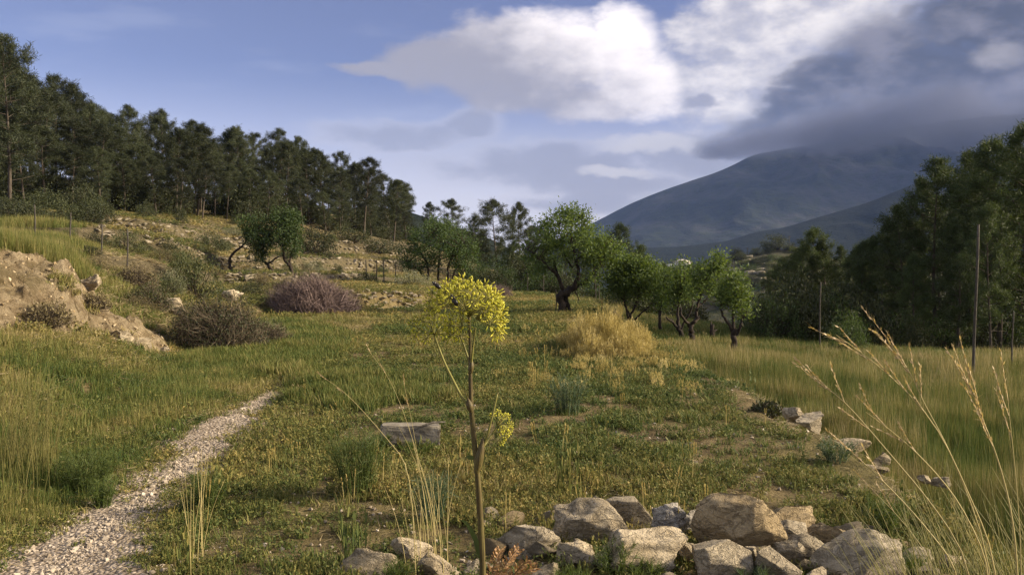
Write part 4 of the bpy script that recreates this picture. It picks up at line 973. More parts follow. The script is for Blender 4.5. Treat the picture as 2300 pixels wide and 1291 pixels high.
# --- mown field: stubble, small weeds, litter
t = r_; f = field
idx[f] = np.where(t < .36, pick(rg, P_SHORT, NG), np.where(t < .76, pick(rg, P_WEED, NG), pick(rg, P_LIT, NG)))[f]
dist = np.clip((yy_ - 12) / 12, 0, 1)
hgt[f] = ((.035 + .075 * n2 + .05 * rg.uniform(0, 1, NG) ** 3) * (1 + .9 * dist))[f]
hgt[f & (t >= .76)] *= .5; hgt[f & (t < .76) & (t > .36)] *= .85
tnt[f] = np.clip(.40 + (n1 - .5) * 1.0 + (n2 - .5) * .4 + .10 * dist + rg.normal(size=NG) * .10, .05, 1)[f]
keep &= ~(f & (n2 + .25 * (n1 - .5) < .42) & (rg.uniform(0, 1, NG) < .8) & (yy_ < 19))
sk_ = f & (r_ < .010); hgt[sk_] = (.14 + .22 * rg.uniform(0, 1, NG))[sk_]; idx[sk_] = np.where(rg.uniform(0, 1, NG) < .6, pick(rg, P_STALK, NG), pick(rg, P_WEED, NG))[sk_]
# lush green strip beyond the bend of the track
ls = np.exp(-((ppx - 610) / 150) ** 2 - ((yy_ - 17.5) / 4.5) ** 2) + .8 * np.exp(-((ppx - 850) / 170) ** 2 - ((yy_ - 10.5) / 1.5) ** 2) * (n2 > .45)
lush = (ls > .25) & (field | left) & (r_ < .8)
hgt[lush] = (.10 + .16 * n2)[lush]; idx[lush] = pick(rg, P_SHORT, NG)[lush]; tnt[lush] = np.clip(.33 + (n2 - .5) * .6 + rg.normal(size=NG) * .08, .02, .8)[lush]
# --- rougher grass between track and bank
l2 = left & ~lush
tl_ = np.clip(n1 * 2.4 - .95, 0, 1) + .8 * sstep(230 - ppx, 0, 200)
hgt[l2] = ((.07 + .30 * np.clip(tl_, 0, 1) * (.5 + .5 * r_)) * (1 - .45 * sstep(yy_, ky[0] - 4, ky[0])))[l2]; idx[l2] = np.where(r_ < .42, pick(rg, P_TALL, NG), np.where(r_ < .60, pick(rg, P_WEED, NG), np.where(r_ < .86, pick(rg, P_SHORT, NG), pick(rg, P_LIT, NG))))[l2]
hgt[l2 & (r_ >= .42)] *= .5
tnt[l2] = np.clip(.53 + (n2 - .5) * .9 + (n3 - .5) * .8 + rg.normal(size=NG) * .1, .05, .95)[l2]
rad[l2] *= 1.25
# low verge right beside the track
vg = np.exp(-((np.abs(xx_ - pc) - pw) / .35) ** 2) * (yy_ < 12); hgt = np.where(left, hgt * (1 - .6 * vg), hgt)
# --- tall feathery grass on the lower right terrace
rr_ = right
hgt[rr_] = ((.30 + .34 * n1) * (.55 + .45 * sstep(xx_ - exx, 0, 1.2)) * (.35 + .85 * r_) * (.55 + .9 * n2) * (1 - .5 * sstep(yy_, 15, 22)))[rr_]; idx[rr_] = pick(rg, P_TALL, NG)[rr_]
tnt[rr_] = np.clip(.41 + (n3 - .5) * .7 + (n2 - .5) * 1.0 + rg.normal(size=NG) * .15, .06, .95)[rr_]; rad[rr_] *= 1.35
keep &= ~(right & (yy_ > 30) & (uu_ > .25))
# --- hillside: thin dry tufts, almost none on the bare bank face and wall steps
hh = onhill
hgt[hh] = (.06 + .18 * n2)[hh]; idx[hh] = np.where(r_ < .6, pick(rg, P_SHORT, NG), np.where(r_ < .8, pick(rg, P_LIT, NG), pick(rg, P_WEED, NG)))[hh]
tnt[hh] = np.clip(.58 + (n1 - .5) * 1.2 + rg.normal(size=NG) * .1, .1, 1)[hh]
bw_ = sstep(-uu_, .37, .45); face = (bw_ > .4) & (yy_ > ky[0] - .3) & (yy_ < ky[1] + .5)
keep &= ~(face & (n2 < .70)); hgt[face] *= .7
crest = (bw_ > .3) & (yy_ > ky[1] + .3) & (yy_ < 30); hgt[crest] = ((.10 + .14 * n1) + .26 * sstep(210 - ppx, 0, 90))[crest]; idx[crest] = np.where((ppx < 200) | (r_ < .3), pick(rg, P_TALL, NG), np.where(r_ < .7, pick(rg, P_SHORT, NG), pick(rg, P_LIT, NG)))[crest]; tnt[crest] = np.clip(.46 + (n1 - .5) * 1.1, .15, .95)[crest]; keep &= ~(crest & (n1 < .46) & (r_ < .55) & (ppx > 200))
for a, b in ((2, 3), (4, 5), (6, 7)): keep &= ~(hh & (yy_ > ky[a] - .4) & (yy_ < ky[b] + .4) & (r_ < .7))
keep &= ~(hh & (n1 < .42) & (r_ < .6))
# --- track
sp_ = np.abs(xx_ - pc) / np.maximum(pw, .01); onp = (sp_ < 1.0) & (yy_ < 12); keep &= ~(onp & (rg.uniform(0, 1, NG) < .985 - .85 * sstep(sp_ + (n2 - .5) * 2.2, .48, .98)))
hgt[onp] = .06
# middle of the near track is a little grassed
# --- dry oats on the mound
om = (((xx_ - 1.72) / .78) ** 2 + ((yy_ - 15.4) / 1.7) ** 2); keep &= ~((om < .8) & field)
ed_ = (np.abs(xx_ - exx + .1) < .38) & (yy_ < 10.5) & (yy_ > 5.5); keep &= ~(ed_ & (r_ < .8))
keep &= ~((yy_ < 4.6) & (xx_ > -.75) & (xx_ < 2.0) & (r_ < .55))
sel = np.where(keep & (yy_ > 2.0))[0]
zz_ = Hg(xx_[sel], yy_[sel])
rot = np.stack([rg.normal(size=len(sel)) * .08, rg.normal(size=len(sel)) * .08, rg.uniform(0, 6.28, len(sel))], -1)
wide = rad[sel] * rg.uniform(.7, 1.3, len(sel)); scl = np.stack([wide, wide, hgt[sel] * rg.uniform(.75, 1.25, len(sel))], -1)
scatter('grass', 'mown stubble, weeds and tall yellow green grass over the field', PROTO[:], np.stack([xx_[sel], yy_[sel], zz_], -1), rot, scl, idx[sel], tnt[sel])

# dry oats on the mound, stray stalks over the field
n_ = 430; a = rg.uniform(0, 6.28, n_); q = np.sqrt(rg.uniform(0, 1, n_)) * (.85 + .5 * vn(a * 2.2, a * 0, 4)); x = 1.70 + .74 * q * np.cos(a); y = 15.4 + 1.7 * q * np.sin(a)
h = (.50 * np.clip(1 - .6 * q ** 2, .14, 1) * (.40 + 1.1 * vn(x * 5.5, y * 3.5, 14)) * rg.uniform(.6, 1.3, n_)) + .07
n2_ = 170; x2 = rg.uniform(-.02, .26, n2_); y2 = np.exp(rg.uniform(math.log(10), math.log(27), n2_)); x2 = x2 * y2; h2 = rg.uniform(.12, .30, n2_)
n3_ = 60; x3 = 1.7 + rg.uniform(-.8, .9, n3_); y3 = rg.uniform(12.4, 14.2, n3_); h3 = rg.uniform(.10, .24, n3_)
x = np.concatenate([x, x2, x3]); y = np.concatenate([y, y2, y3]); h = np.concatenate([h, h2, h3]); N_ = len(x)
oats = [proto('oat_head', oatm(460 + i), M['oat']) for i in range(4)]
scatter('dry_oats', 'mound of ripe golden oat grass in front of the big almond', oats, np.stack([x, y, Hg(x, y)], -1), np.stack([rg.normal(size=N_) * .1, rg.normal(size=N_) * .1, rg.uniform(0, 6.28, N_)], -1), np.stack([np.full(N_, .10), np.full(N_, .10), h], -1), rg.integers(0, 4, N_), np.clip(rg.normal(.42, .3, N_), 0, 1))

# loose gravel on the track
n_ = 22000; y = np.concatenate([np.exp(rg.uniform(math.log(2.5), math.log(11), n_ - 4000)), rg.uniform(3.2, 7, 4000)]); s = rg.normal(0, .72, n_)
pcx = np.interp(y, PATH[:, 0], PATH[:, 1]); pwx = np.interp(y, PATH[:, 0], PATH[:, 2]); x = pcx + s * pwx * (1 + .5 * np.clip(5.8 - y, 0, 1.5) * (s < 0))
g = rg.uniform(.005, .011, n_) * (1 + 1.8 * rg.uniform(0, 1, n_) ** 12)
scatter('gravel', 'loose pale gravel on the wheel track', GRAV, np.stack([x, y, Hg(x, y) + .016 - .02 * np.clip(np.abs(s), 0, 1) + g * .25], -1), rg.uniform(0, 6.28, (n_, 3)) * [.15, .15, 1], np.stack([g, g, g], -1), rg.integers(0, 5, n_), rg.uniform(0, 1, n_))
n_ = 600; y = rg.uniform(7.6, 15.2, n_); u_ = rg.uniform(-.75, -.40, n_); ky_, kz_ = profile(u_); y = ky_[0] + rg.uniform(-.5, 1.25, n_) * (ky_[1] - ky_[0]) ; x = u_ * y; g = .010 + .035 * rg.uniform(0, 1, n_) ** 3
scatter('bank_rubble', 'crumbling stony rubble on the face of the earth bank', [bpy.data.objects.new('rubble_source', stone_proto(520 + i)) for i in range(4)], np.stack([x, y, Hg(x, y)], -1), rg.uniform(0, 6.28, (n_, 3)), np.stack([g * 1.3, g, g], -1), rg.integers(0, 4, n_), rg.uniform(0, 1, n_))
for o_ in bpy.data.collections['bank_rubble_sources'].objects: o_.data.materials.append(M['rubble'])
n_ = 1500; y = np.exp(rg.uniform(math.log(3.5), math.log(16), n_)); x = rg.uniform(-.3, .5, n_) * y; k_ = (x < edge_x(y)); x = x[k_]; y = y[k_]; n_ = len(x); g = rg.uniform(.008, .022, n_)
scatter('pebbles', 'small pale pebbles scattered in the stubble', [bpy.data.objects.new('pebble_source', o.data) for o in GRAV], np.stack([x, y, Hg(x, y) + g * .4], -1), rg.uniform(0, 6.28, (n_, 3)) * [.1, .1, 1], np.stack([g, g, g], -1), rg.integers(0, 5, n_), rg.uniform(0, 1, n_))
# ------------------------------------------------------------------ rocks
def rock_mesh(seed, sub=5, cuts=9, rough=.16, jag=.0, strata=.0, round_=.0):
    rng = np.random.default_rng(seed); bm = bmesh.new(); bmesh.ops.create_icosphere(bm, subdivisions=sub, radius=1.0)
    v = np.array([p.co[:] for p in bm.verts]); f = np.array([[q.index for q in p.verts] for p in bm.faces]); bm.free()
    v = np.sign(v) * np.abs(v) ** .85
    for i in range(cuts + 7):
        n_ = nrm(rng.normal(size=3) * [1, 1, .9]); d = rng.uniform(.36, .74) + round_ * .2
        v = v - np.maximum(0, v @ n_ - d)[:, None] * n_[None]
    r = nrm(v)
    lo = (fbm3(v * 1.6 + seed * 3.1, seed, 3) - .5) * rough * 2.4; hi = (fbm3(v * 5.5 + seed, seed + 3, 5) - .5) * rough * 1.0 + (np.abs(fbm3(v * 3.4 + seed * 2, seed + 6, 5) - .5) - .1) * -.16
    v = v * (1 + lo + hi)[:, None]
    if strata:
        tl = nrm(np.array([rng.normal() * .35, rng.normal() * .35, 1])); h = v @ tl
        st = np.abs(((h * 4.2 + (fbm3(v * 2, seed, 2) - .5) * 1.3) % 1) - .5) * 2
        v = v + r * ((st - .5) * strata)[:, None]
    if jag: v = v + r * (np.abs(fbm3(v * 3.2, seed + 9, 3) - .5) * jag * 2.4)[:, None]
    mn, mx = v.min(0), v.max(0); v = (v - (mn + mx) / 2) / ((mx - mn) / 2)
    return v, f
def rock(x0, y0, x1, y1, d, matname, label, seed, depth=.8, rot=0.0, name='rock', group=None, sub=5, **kw):
    v, f = rock_mesh(seed, sub, **kw)
    c = P((x0 + x1) / 2, (y0 + y1) / 2, d); rx = (x1 - x0) / 2 / FOC * d * 1.06; rz = (y1 - y0) / 2 / FOC * d * 1.04; ry = depth * min(rx, max(rz, rx * .6))
    a = rot; ca, sa = math.cos(a), math.sin(a)
    v = v * np.array([rx, ry, rz])
    me = mesh_np(name, v, None, f, True); me.materials.append(M[matname])
    o = link(name, me, None, c); tag(o, label, 'rock', group); return o
def gd(py): return CAMZ * FOC / (py - 590)          # depth of flat ground at pixel row py
RK = [
 (735, 1233, 888, 1330, 4.22, 'rock_tan', 'lumpy tan rock at the bottom edge, leftmost of the rock heap', 11, dict(rough=.22)),
 (880, 1206, 972, 1278, 4.55, 'rock_tan', 'small rounded tan rock just behind the lumpy leftmost rock', 12, dict(rough=.2)),
 (935, 1238, 1046, 1330, 4.25, 'rock_tan', 'tan rock with a grey front left of the fennel stem', 13, dict(rough=.2)),
 (1076, 1168, 1103, 1203, 5.0, 'rock_tan', 'small pale stone peeping out behind the fennel stem', 14, dict(rough=.1, cuts=6)),
 (1098, 1178, 1268, 1275, 4.62, 'rock_grey', 'low dark grey slab behind the rusty dry leaf', 15, dict(rough=.12, strata=.02)),
 (1242, 1116, 1405, 1232, 4.75, 'rock_tan', 'peaked tan rock on top of the rock heap', 16, dict(rough=.2, strata=.02)),
 (1335, 1110, 1490, 1222, 5.0, 'rock_grey', 'smooth rounded grey slab behind the peaked tan rock', 17, dict(rough=.06, cuts=7)),
 (1252, 1218, 1338, 1296, 4.38, 'rock_tan', 'small round rock under the peaked tan rock', 18, dict(rough=.1, cuts=7)),
 (1332, 1192, 1540, 1312, 4.32, 'rock_tan', 'long flat tan rock with cracked layers, centre front', 19, dict(rough=.13, strata=.035, cuts=8)),
 (1464, 1126, 1545, 1222, 4.72, 'rock_white', 'jagged whitish rock between the grey slab and the big ochre rock', 20, dict(rough=.3, jag=.25)),
 (1518, 1146, 1594, 1206, 4.85, 'rock_white', 'small white pitted rock touching the big ochre rock', 21, dict(rough=.28, jag=.2)),
 (1562, 1112, 1756, 1248, 4.58, 'rock_orange', 'big ochre boulder with a dark flat face, tallest of the heap', 22, dict(rough=.10, cuts=10)),
 (1690, 1132, 1826, 1200, 5.05, 'rock_orange', 'flat ochre slab lying behind the big ochre boulder', 23, dict(rough=.1, strata=.02)),
 (1742, 1168, 1812, 1242, 4.75, 'rock_grey', 'squarish grey rock right of the big ochre boulder', 24, dict(rough=.1, cuts=10)),
 (1756, 1198, 1866, 1282, 4.5, 'rock_grey', 'blocky rock with a smooth blue-grey top', 25, dict(rough=.05, cuts=11)),
 (1800, 1176, 1912, 1240, 4.75, 'rock_orange', 'thin tan slab leaning behind the blocky grey rock', 26, dict(rough=.12, strata=.03)),
 (1738, 1212, 1806, 1268, 4.42, 'rock_tan', 'wedge shaped tan stone between ochre boulder and blocky grey rock', 27, dict(rough=.1)),
 (1556, 1210, 1686, 1330, 4.28, 'rock_grey', 'smooth grey boulder below the big ochre boulder', 28, dict(rough=.07, cuts=7)),
 (1518, 1212, 1570, 1262, 4.45, 'rock_tan', 'small tan stone wedged left of the smooth grey boulder', 29, dict(rough=.1)),
 (1690, 1230, 1790, 1330, 4.25, 'rock_grey', 'grey-green rock at the bottom edge right of the smooth grey boulder', 30, dict(rough=.1)),
 (1790, 1252, 1834, 1282, 4.32, 'rock_tan', 'fist-sized tan stone in front of the blocky grey rock', 31, dict(rough=.12)),
 (1822, 1196, 2020, 1330, 4.28, 'rock_grey', 'largest grey boulder with a sloping right side, bottom right', 32, dict(rough=.13, strata=.02, cuts=8)),
 (1792, 1274, 1858, 1320, 4.15, 'rock_tan', 'small tan stone cut by the bottom edge beside the largest grey boulder', 33, dict(rough=.12)),
 (2008, 1232, 2100, 1320, 4.4, 'rock_grey', 'narrow tilted slab right of the largest grey boulder', 34, dict(rough=.14, strata=.03)),
 (2088, 1242, 2182, 1310, 4.4, 'rock_tan', 'low brown rock at the right end of the rock heap', 35, dict(rough=.14)),
 (1036, 1256, 1092, 1320, 4.25, 'rock_grey', 'small grey stone at the foot of the fennel stem', 36, dict(rough=.12)),
 (1180, 1258, 1260, 1320, 4.2, 'rock_tan', 'small half-buried tan stone behind the rusty dry leaf', 37, dict(rough=.14)),
 (1668, 1226, 1700, 1254, 4.4, 'rock_tan', 'tiny tan stone under the big ochre boulder', 38, dict(rough=.12)),
 # edge of the lower terrace
 (1788, 926, 1848, 976, 8.6, 'rock_grey', 'grey rock with striped front on the terrace edge', 41, dict(rough=.12, strata=.03)),
 (1762, 914, 1806, 956, 8.9, 'rock_tan', 'tan rock leaning behind the striped rock on the terrace edge', 42, dict(rough=.14)),
 (1862, 984, 1958, 1022, 7.7, 'rock_tan', 'flat half-buried slab on the terrace edge below the striped rock', 43, dict(rough=.12, strata=.025)),
 (1958, 1016, 1998, 1046, 7.2, 'rock_tan', 'small tan stone at the lip of the lower terrace', 44, dict(rough=.14)),
 (1895, 1044, 1996, 1084, 6.9, 'rock_tan', 'buried flat rock at the terrace edge, nearest of the edge rocks', 45, dict(rough=.12)),
 (2062, 1066, 2090, 1086, 6.4, 'rock_tan', 'little pale stone in the tall grass right of the buried flat rock', 46, dict(rough=.12)),
 (2088, 1068, 2136, 1096, 6.3, 'rock_grey', 'grey stone among the tall grass right of the terrace edge', 47, dict(rough=.1)),
 # pale rubble at the toe of the earth bank
 (228, 742, 300, 782, 13.6, 'rock_tan', 'pale cracked rock at the toe of the earth bank, left piece', 51, dict(rough=.25, jag=.15)),
 (285, 758, 345, 800, 14.0, 'rock_tan', 'pale cracked rock at the toe of the earth bank, middle piece', 52, dict(rough=.25, jag=.15)),
 (335, 776, 385, 804, 14.3, 'rock_tan', 'pale cracked rock at the toe of the earth bank, right piece', 53, dict(rough=.25, jag=.15)),
 (268, 776, 312, 800, 13.5, 'rock_tan', 'small tan rock below the pale cracked rocks of the bank', 54, dict(rough=.2)),
 (345, 668, 410, 704, 19.0, 'rock_tan', 'pale outcrop above the dark thorn bush', 55, dict(rough=.25, jag=.15)),
 (380, 690, 420, 712, 18.0, 'rock_tan', 'small pale outcrop just left of the dark thorn bush', 56, dict(rough=.25, jag=.15)),
 (955, 1144, 985, 1164, 5.3, 'rock_white', 'small white stone in the grass left of the fennel stem', 57, dict(rough=.12)),
 (498, 650, 545, 676, 22.0, 'rock_tan', 'pale outcrop behind the top of the dark thorn bush', 58, dict(rough=.25, jag=.15)),
 (172, 616, 228, 656, 14.0, 'rock_tan', 'tan rock bulging from the crest of the earth bank', 59, dict(rough=.25, jag=.1)),
]
for x0, y0, x1, y1, d, mt_, lab, sd, kw in RK: rock(x0, y0, x1, y1, d, mt_, lab, sd, **kw)

FIL = [rock_mesh(700 + i, 3, rough=.16, cuts=8) for i in range(5)]
FILM = []
for i, (v, f) in enumerate(FIL):
    me = mesh_np('rock', v, None, f, True); me.materials.append(M[['rock_tan', 'rock_grey', 'rock_tan', 'rock_orange', 'rock_grey'][i]]); FILM.append(me)
rgf = np.random.default_rng(12)
for i in range(60):
    px = rgf.uniform(1080, 2120); d = rgf.uniform(4.15, 5.15); x = (px - 1150) / FOC * d; r = rgf.uniform(.03, .09)
    o = link('rock', FILM[i % 5], None, (x, d, hz(x, d) + r * .35)); o.scale = (r * rgf.uniform(.9, 1.5), r, r * rgf.uniform(.6, .9)); o.rotation_euler = (rgf.normal() * .3, rgf.normal() * .3, rgf.uniform(0, 6.28))
    tag(o, 'small loose stone filling gaps of the rock heap', 'rock', 'small filler stones of the rock heap')
# terrace walls of loose stone
WSTONE = []
for i in range(7):
    me = stone_proto(600 + i, 15, .62); me.materials.append(M['wallstone']); WSTONE.append(me)
def wall(a, b, px0, px1, rows, size, nmax, label, seed, gap=.25, spill=.3):
    rng = np.random.default_rng(seed); root = None; cnt = 0
    pxs = []; px = px0
    while px < px1:
        u = (px - 1150) / FOC; d = float(profile(np.array([u]))[0][a, 0]); pxs.append(px); px += size * .82 * FOC / d
    for px in pxs:
        gapn = vn(np.array([px * .03]), np.array([seed * 3.3]), 5)[0]
        for r in range(rows):
            if rng.uniform() < gap + .7 * max(0, gapn - .6) or cnt >= nmax: continue
            t = (r + rng.uniform(.1, .9)) / rows; p = px + rng.uniform(-.45, .45) * size * FOC / 40; u = (p - 1150) / FOC
            ky_, kz_ = profile(np.array([u])); yk = ky_[a, 0] + (ky_[b, 0] - ky_[a, 0]) * (t * 1.15 - .12) - (rng.uniform(0, spill) if t < .3 else 0); y = yk
            for _ in range(3): y = yk - (vn(np.array([u * y * .35]), np.array([y * .05]), 77)[0] - .5) * .8
            x = u * y; z = hz(x, y)
            if root is None: root = empty('terrace_wall', (x, y, z)); tag(root, label, 'stone wall', 'dry stone terrace walls on the hillside'); base = np.array([x, y, z])
            o = link('stone', WSTONE[rng.integers(7)], root, np.array([x, y - .14, z + .06]) - base)
            s = size * .5 * rng.uniform(.6, 1.35); o.scale = (s * rng.uniform(.9, 1.5), s, s * rng.uniform(.7, 1.1)); o.rotation_euler = (rng.normal() * .3, rng.normal() * .25, rng.uniform(-.6, .6) + (3.14 if rng.uniform() < .5 else 0)); cnt += 1
wall(0, 1, 792, 952, 5, .21, 290, 'lowest stone retaining wall at the back of the field, right of the purple brush', 1, .12)
wall(2, 3, 520, 840, 4, .24, 290, 'stone terrace wall directly behind the purple brush', 2)
wall(4, 5, 490, 915, 4, .26, 295, 'long stone terrace wall passing beneath the leaning almond pair', 3, .2)
wall(6, 7, 500, 910, 4, .30, 295, 'uppermost stone terrace wall beneath the pines', 4, .3)
wall(4, 5, 225, 470, 3, .22, 220, 'broken stone terrace wall left of the roundish green shrub', 5, .4)
wall(6, 7, 225, 480, 3, .24, 220, 'ruined topmost stone wall at the edge of the left wood', 6, .4)

# ------------------------------------------------------------------ concrete block
m, n, out = mat('weathered_concrete')
tcn = n.n('ShaderNodeTexCoord').outputs['Object']; a = n.noise(tcn, 9, 5, .65); b2 = n.noise(tcn, 70, 3, .6)
c = n.mix(n.ss(a.outputs[0], .35, .65), C4(.12, .105, .082), C4(.24, .215, .17)); c = n.mix(n.ss(b2.outputs[0], .6, .7, 0, .6), c, C4(.12, .11, .09))
n.put(out.inputs[0], pbsdf(n, c, .95, .1, bump(n, b2.outputs[0], .6, .006))); M['concrete'] = m
bp = ground_at(920, 7.25); root = empty('concrete_block', bp + np.array([0, 0, -.01]), R(4)); tag(root, 'weathered hollow concrete block lying in the grass', 'concrete block')
bm = bmesh.new()
r_ = bmesh.ops.create_cube(bm, size=1.0)
for v in bm.verts: v.co = Vector((v.co.x * .50, v.co.y * .21, (v.co.z + .5) * .205))
bmesh.ops.bevel(bm, geom=list(bm.edges), offset=.012, segments=2, affect='EDGES')
bmesh.ops.subdivide_edges(bm, edges=list(bm.edges), cuts=5, use_grid_fill=True)
bmesh.ops.subdivide_edges(bm, edges=[e for e in bm.edges if e.calc_length() > .02], cuts=1, use_grid_fill=True)
vv = np.array([v.co[:] for v in bm.verts]); dn = (fbm3(vv * 11, 3, 4) - .5) * .022 + (np.abs(fbm3(vv * 22, 5, 4) - .5)) * -.022
cn = np.array([0, 0, .1]); dd = nrm(vv - cn)
chip = np.maximum(0, .5 * np.abs(vv[:, 0]) / .25 + .5 * np.abs(vv[:, 2] - .1) / .1 + .5 * np.abs(vv[:, 1]) / .105 - 1.32) * fbm3(vv * 14, 9, 2) * .16
for v, q_, w_, c_ in zip(bm.verts, dn, dd, chip): v.co += Vector(w_) * float(q_ - c_)
me = bpy.data.meshes.new('concrete_block'); bm.to_mesh(me); bm.free(); me.materials.append(m)
bpy.data.objects.remove(root); root = link('concrete_block', me, None, bp + np.array([0, 0, -.012])); root.rotation_euler = (R(-2), R(1.5), R(4)); tag(root, 'weathered grey concrete block lying in the grass', 'concrete block')
w = MB(); w.tube(np.array([[.10, -.13, .20], [.2, -.06, .222], [.30, .02, .21]]), [.008, .011, .006], 5); o = w.build('stick', M['wood_grey'], None, True, bp); tag(o, 'short dry stick lying across the end of the concrete block', 'stick')

# ------------------------------------------------------------------ fence posts and poles
def post(px, top, bot, d, r, label, group=None, name='fence_post', lean=0.0):
    t = P(px, top, d); b = ground_at(px, d); b[2] -= .1
    root = empty(name, b); tag(root, label, 'post', group)
    w = MB(); hgt_ = t[2] - b[2]; s = np.linspace(0, 1, 7); pts = np.stack([lean * s * hgt_ + np.sin(s * 5 + px) * .012, 0 * s, s * hgt_], -1)
    w.tube(pts, np.linspace(r, r * .8, 7), 8); w.build('pole', M['wood_grey'], root, True)
    k_ = MB()
    for q in (.45, .75, .92): k_.tube(np.stack([(r + .004) * np.cos(np.linspace(0, 6.28, 9)), (r + .004) * np.sin(np.linspace(0, 6.28, 9)), np.full(9, hgt_ * q)], -1) + np.array([lean * q * hgt_, 0, 0]), .003, 3)
    k_.build('wire_tie', M['wire'], root); return root
m, n, out = mat('rusty_wire'); n.put(out.inputs[0], pbsdf(n, C4(.12, .09, .07), .7, .4)); M['wire'] = m
FG_ = 'thin posts of the old fence on the left bank'
for px, top, bot, d, lab in [(80, 460, 525, 24, 'tall thin post at the left end of the old bank fence'), (160, 478, 568, 23.5, 'second thin post from the left on the earth bank'), (230, 504, 575, 23, 'third thin post from the left, behind the earth bank crest'), (287, 514, 572, 22.5, 'fourth thin post from the left, nearest the roundish shrub'), (185, 528, 556, 30.5, 'short dark stub of a post behind the bank fence')]:
    post(px, top, bot, d, (.022 if d < 30 else .06), lab, FG_ if d < 30 else None)
post(2190, 504, 850, 15.5, .027, 'tallest grey pole standing in front of the right pines', None, 'pole', .012)
post(1843, 634, 770, 22.0, .022, 'grey pole in front of the lone rounded pine', None, 'pole')
post(1701, 704, 755, 26.0, .030, 'short thin post right of the almond row', None, 'fence_post')
post(2277, 700, 850, 17.5, .016, 'thin pole at the right edge among the pines', None, 'pole')
post(1249, 650, 706, 27.2, .022, 'thin iron stake touching the left side of the big almond trunk', None, 'fence_post')
post(1353, 658, 706, 27.5, .024, 'thin stake between the big almond and the low bushy almond', None, 'fence_post')
GG = 'thin stakes of the far field fence'
for px, d, lab in [(822, 40, 'far fence stake above the lowest stone wall, first from the left'), (846, 40, 'far fence stake above the lowest stone wall, second from the left'), (862, 40, 'far fence stake above the lowest stone wall, third from the left'), (889, 40, 'darkest fence stake above the lowest stone wall, under the broad almond bush'), (918, 41, 'far fence stake just left of the fennel head'), (1185, 47, 'far fence stake in front of the dark thicket, left of two'), (1221, 47, 'far fence stake in front of the dark thicket, right of two'), (1338, 46, 'leaning grey stake behind the big almond tree'), (1346, 45.5, 'upright grey stake behind the big almond tree')]:
    post(px, 590 - (hz((px - 1150) / FOC * d, d) + 1.1 - CAMZ) / d * FOC, 0, d, .028, lab, GG)

# ------------------------------------------------------------------ dry brush and thorn bush
def brush(px, pyb, d, wpx, hpx, ntw, twmat, label, seed, L=(.25, .6), wd=.012, leaves=0, leafmat=None, name='brush', limbs=26, cat='bush', droop=0.0):
    rng = np.random.default_rng(seed); b = ground_at(px, d); root = empty(name, b); tag(root, label, cat)
    rx = wpx / 2 / FOC * d; rz = hpx / FOC * d; ry = rx * .8; R3 = np.array([rx, ry, rz])
    def dome(n_, lo):
        dv = rand_dir(rng, n_); dv[:, 2] = np.abs(dv[:, 2]); lump = 0.72 + .5 * vn3(dv * 2.1 + seed, seed)
        return dv * (rng.uniform(lo, 1, n_) ** .5 * lump)[:, None] * R3, dv
    lb = MB()
    for i in range(limbs):
        e = dome(1, .5)[0][0]; a = np.array([rng.normal() * rx * .25, rng.normal() * ry * .25, -.03]); mid = (a + e) / 2 + np.array([0, 0, .15 * rz]) + rng.normal(size=3) * .06
        lb.tube(np.array([a, (a + mid) / 2 + rng.normal(size=3) * .03, mid, (mid + e) / 2 + rng.normal(size=3) * .05, e]), np.array([.022, .018, .014, .009, .004]) * (rx ** .5), 4)
    lb.build('stem', twmat, root)
    tw = MB(); p, dv = dome(ntw, .12); p[:, 2] *= .95
    dr = nrm(nrm(p / R3) * .8 + rand_dir(rng, ntw) * .75 + np.array([0, 0, .25 - droop])); ln = rng.uniform(*L, ntw)
    st = p - dr * (ln * .75)[:, None]; k_ = st[:, 2] < 0; st[k_, 2] *= .1
    tw.needles(st, dr, ln, wd, rng); tw.build('twigs', twmat, root)
    if leaves:
        p, dv = dome(leaves, .35); lf = MB(); lf.leaves(p, nrm(rand_dir(rng, leaves) + [0, 0, .4]), rng.uniform(.03, .07, leaves), .018, rng); lf.build('foliage', leafmat, root)
    return root
brush(702, 706, 26.0, 212, 96, 12000, M['twig_purple'], 'big purple-brown dome of leafless dry brush beside the stone wall', 71, (.3, .75), .013)
brush(490, 785, 15.8, 235, 125, 7500, M['twig_dark'], 'dark tangled thorn bush at the foot of the eroded slope', 72, (.2, .5), .009, 5200, M['scrub'], limbs=60)
brush(590, 775, 17.0, 120, 60, 3600, M['twig_dark'], 'low dry brown bush touching the right side of the thorn bush', 73, (.2, .45), .008, 900, M['olive'])
brush(1112, 655, 38.0, 90, 34, 3600, M['twig_purple'], 'long pale heap of cut branches behind the fennel head', 74, (.3, .8), .018, name='branch_pile', cat='branch pile')
brush(640, 650, 30.0, 60, 30, 1500, M['twig_dark'], 'small dry bush behind the purple brush', 75, (.15, .4), .012, 500, M['olive'])
brush(330, 690, 17.6, 110, 60, 2200, M['twig_dark'], 'dry brown bush on the slope left of the thorn bush', 76, (.15, .4), .009, 2200, M['olive'])
brush(1500, 640, 30.5, 40, 20, 400, M['twig_purple'], 'dry twiggy scrub under the low bushy almond', 77, (.2, .4), .012)
brush(1375, 715, 28.5, 60, 40, 1800, M['twig_purple'], 'dry grey brush under the right side of the big almond', 78, (.2, .5), .012)
brush(1725, 938, 9.3, 80, 30, 1600, M['twig_dark'], 'small dark clump of dead weeds by the striped rock', 79, (.05, .16), .004, 700, M['scrub'], limbs=14)
brush(95, 700, 12.1, 150, 55, 1500, M['twig_dark'], 'brownish scrub hanging on the face of the earth bank', 93, (.12, .3), .008, 1500, M['dryleaf'])
brush(205, 700, 13.7, 100, 40, 1000, M['twig_dark'], 'dry scrub at the right end of the earth bank', 94, (.12, .3), .008, 900, M['dryleaf'])
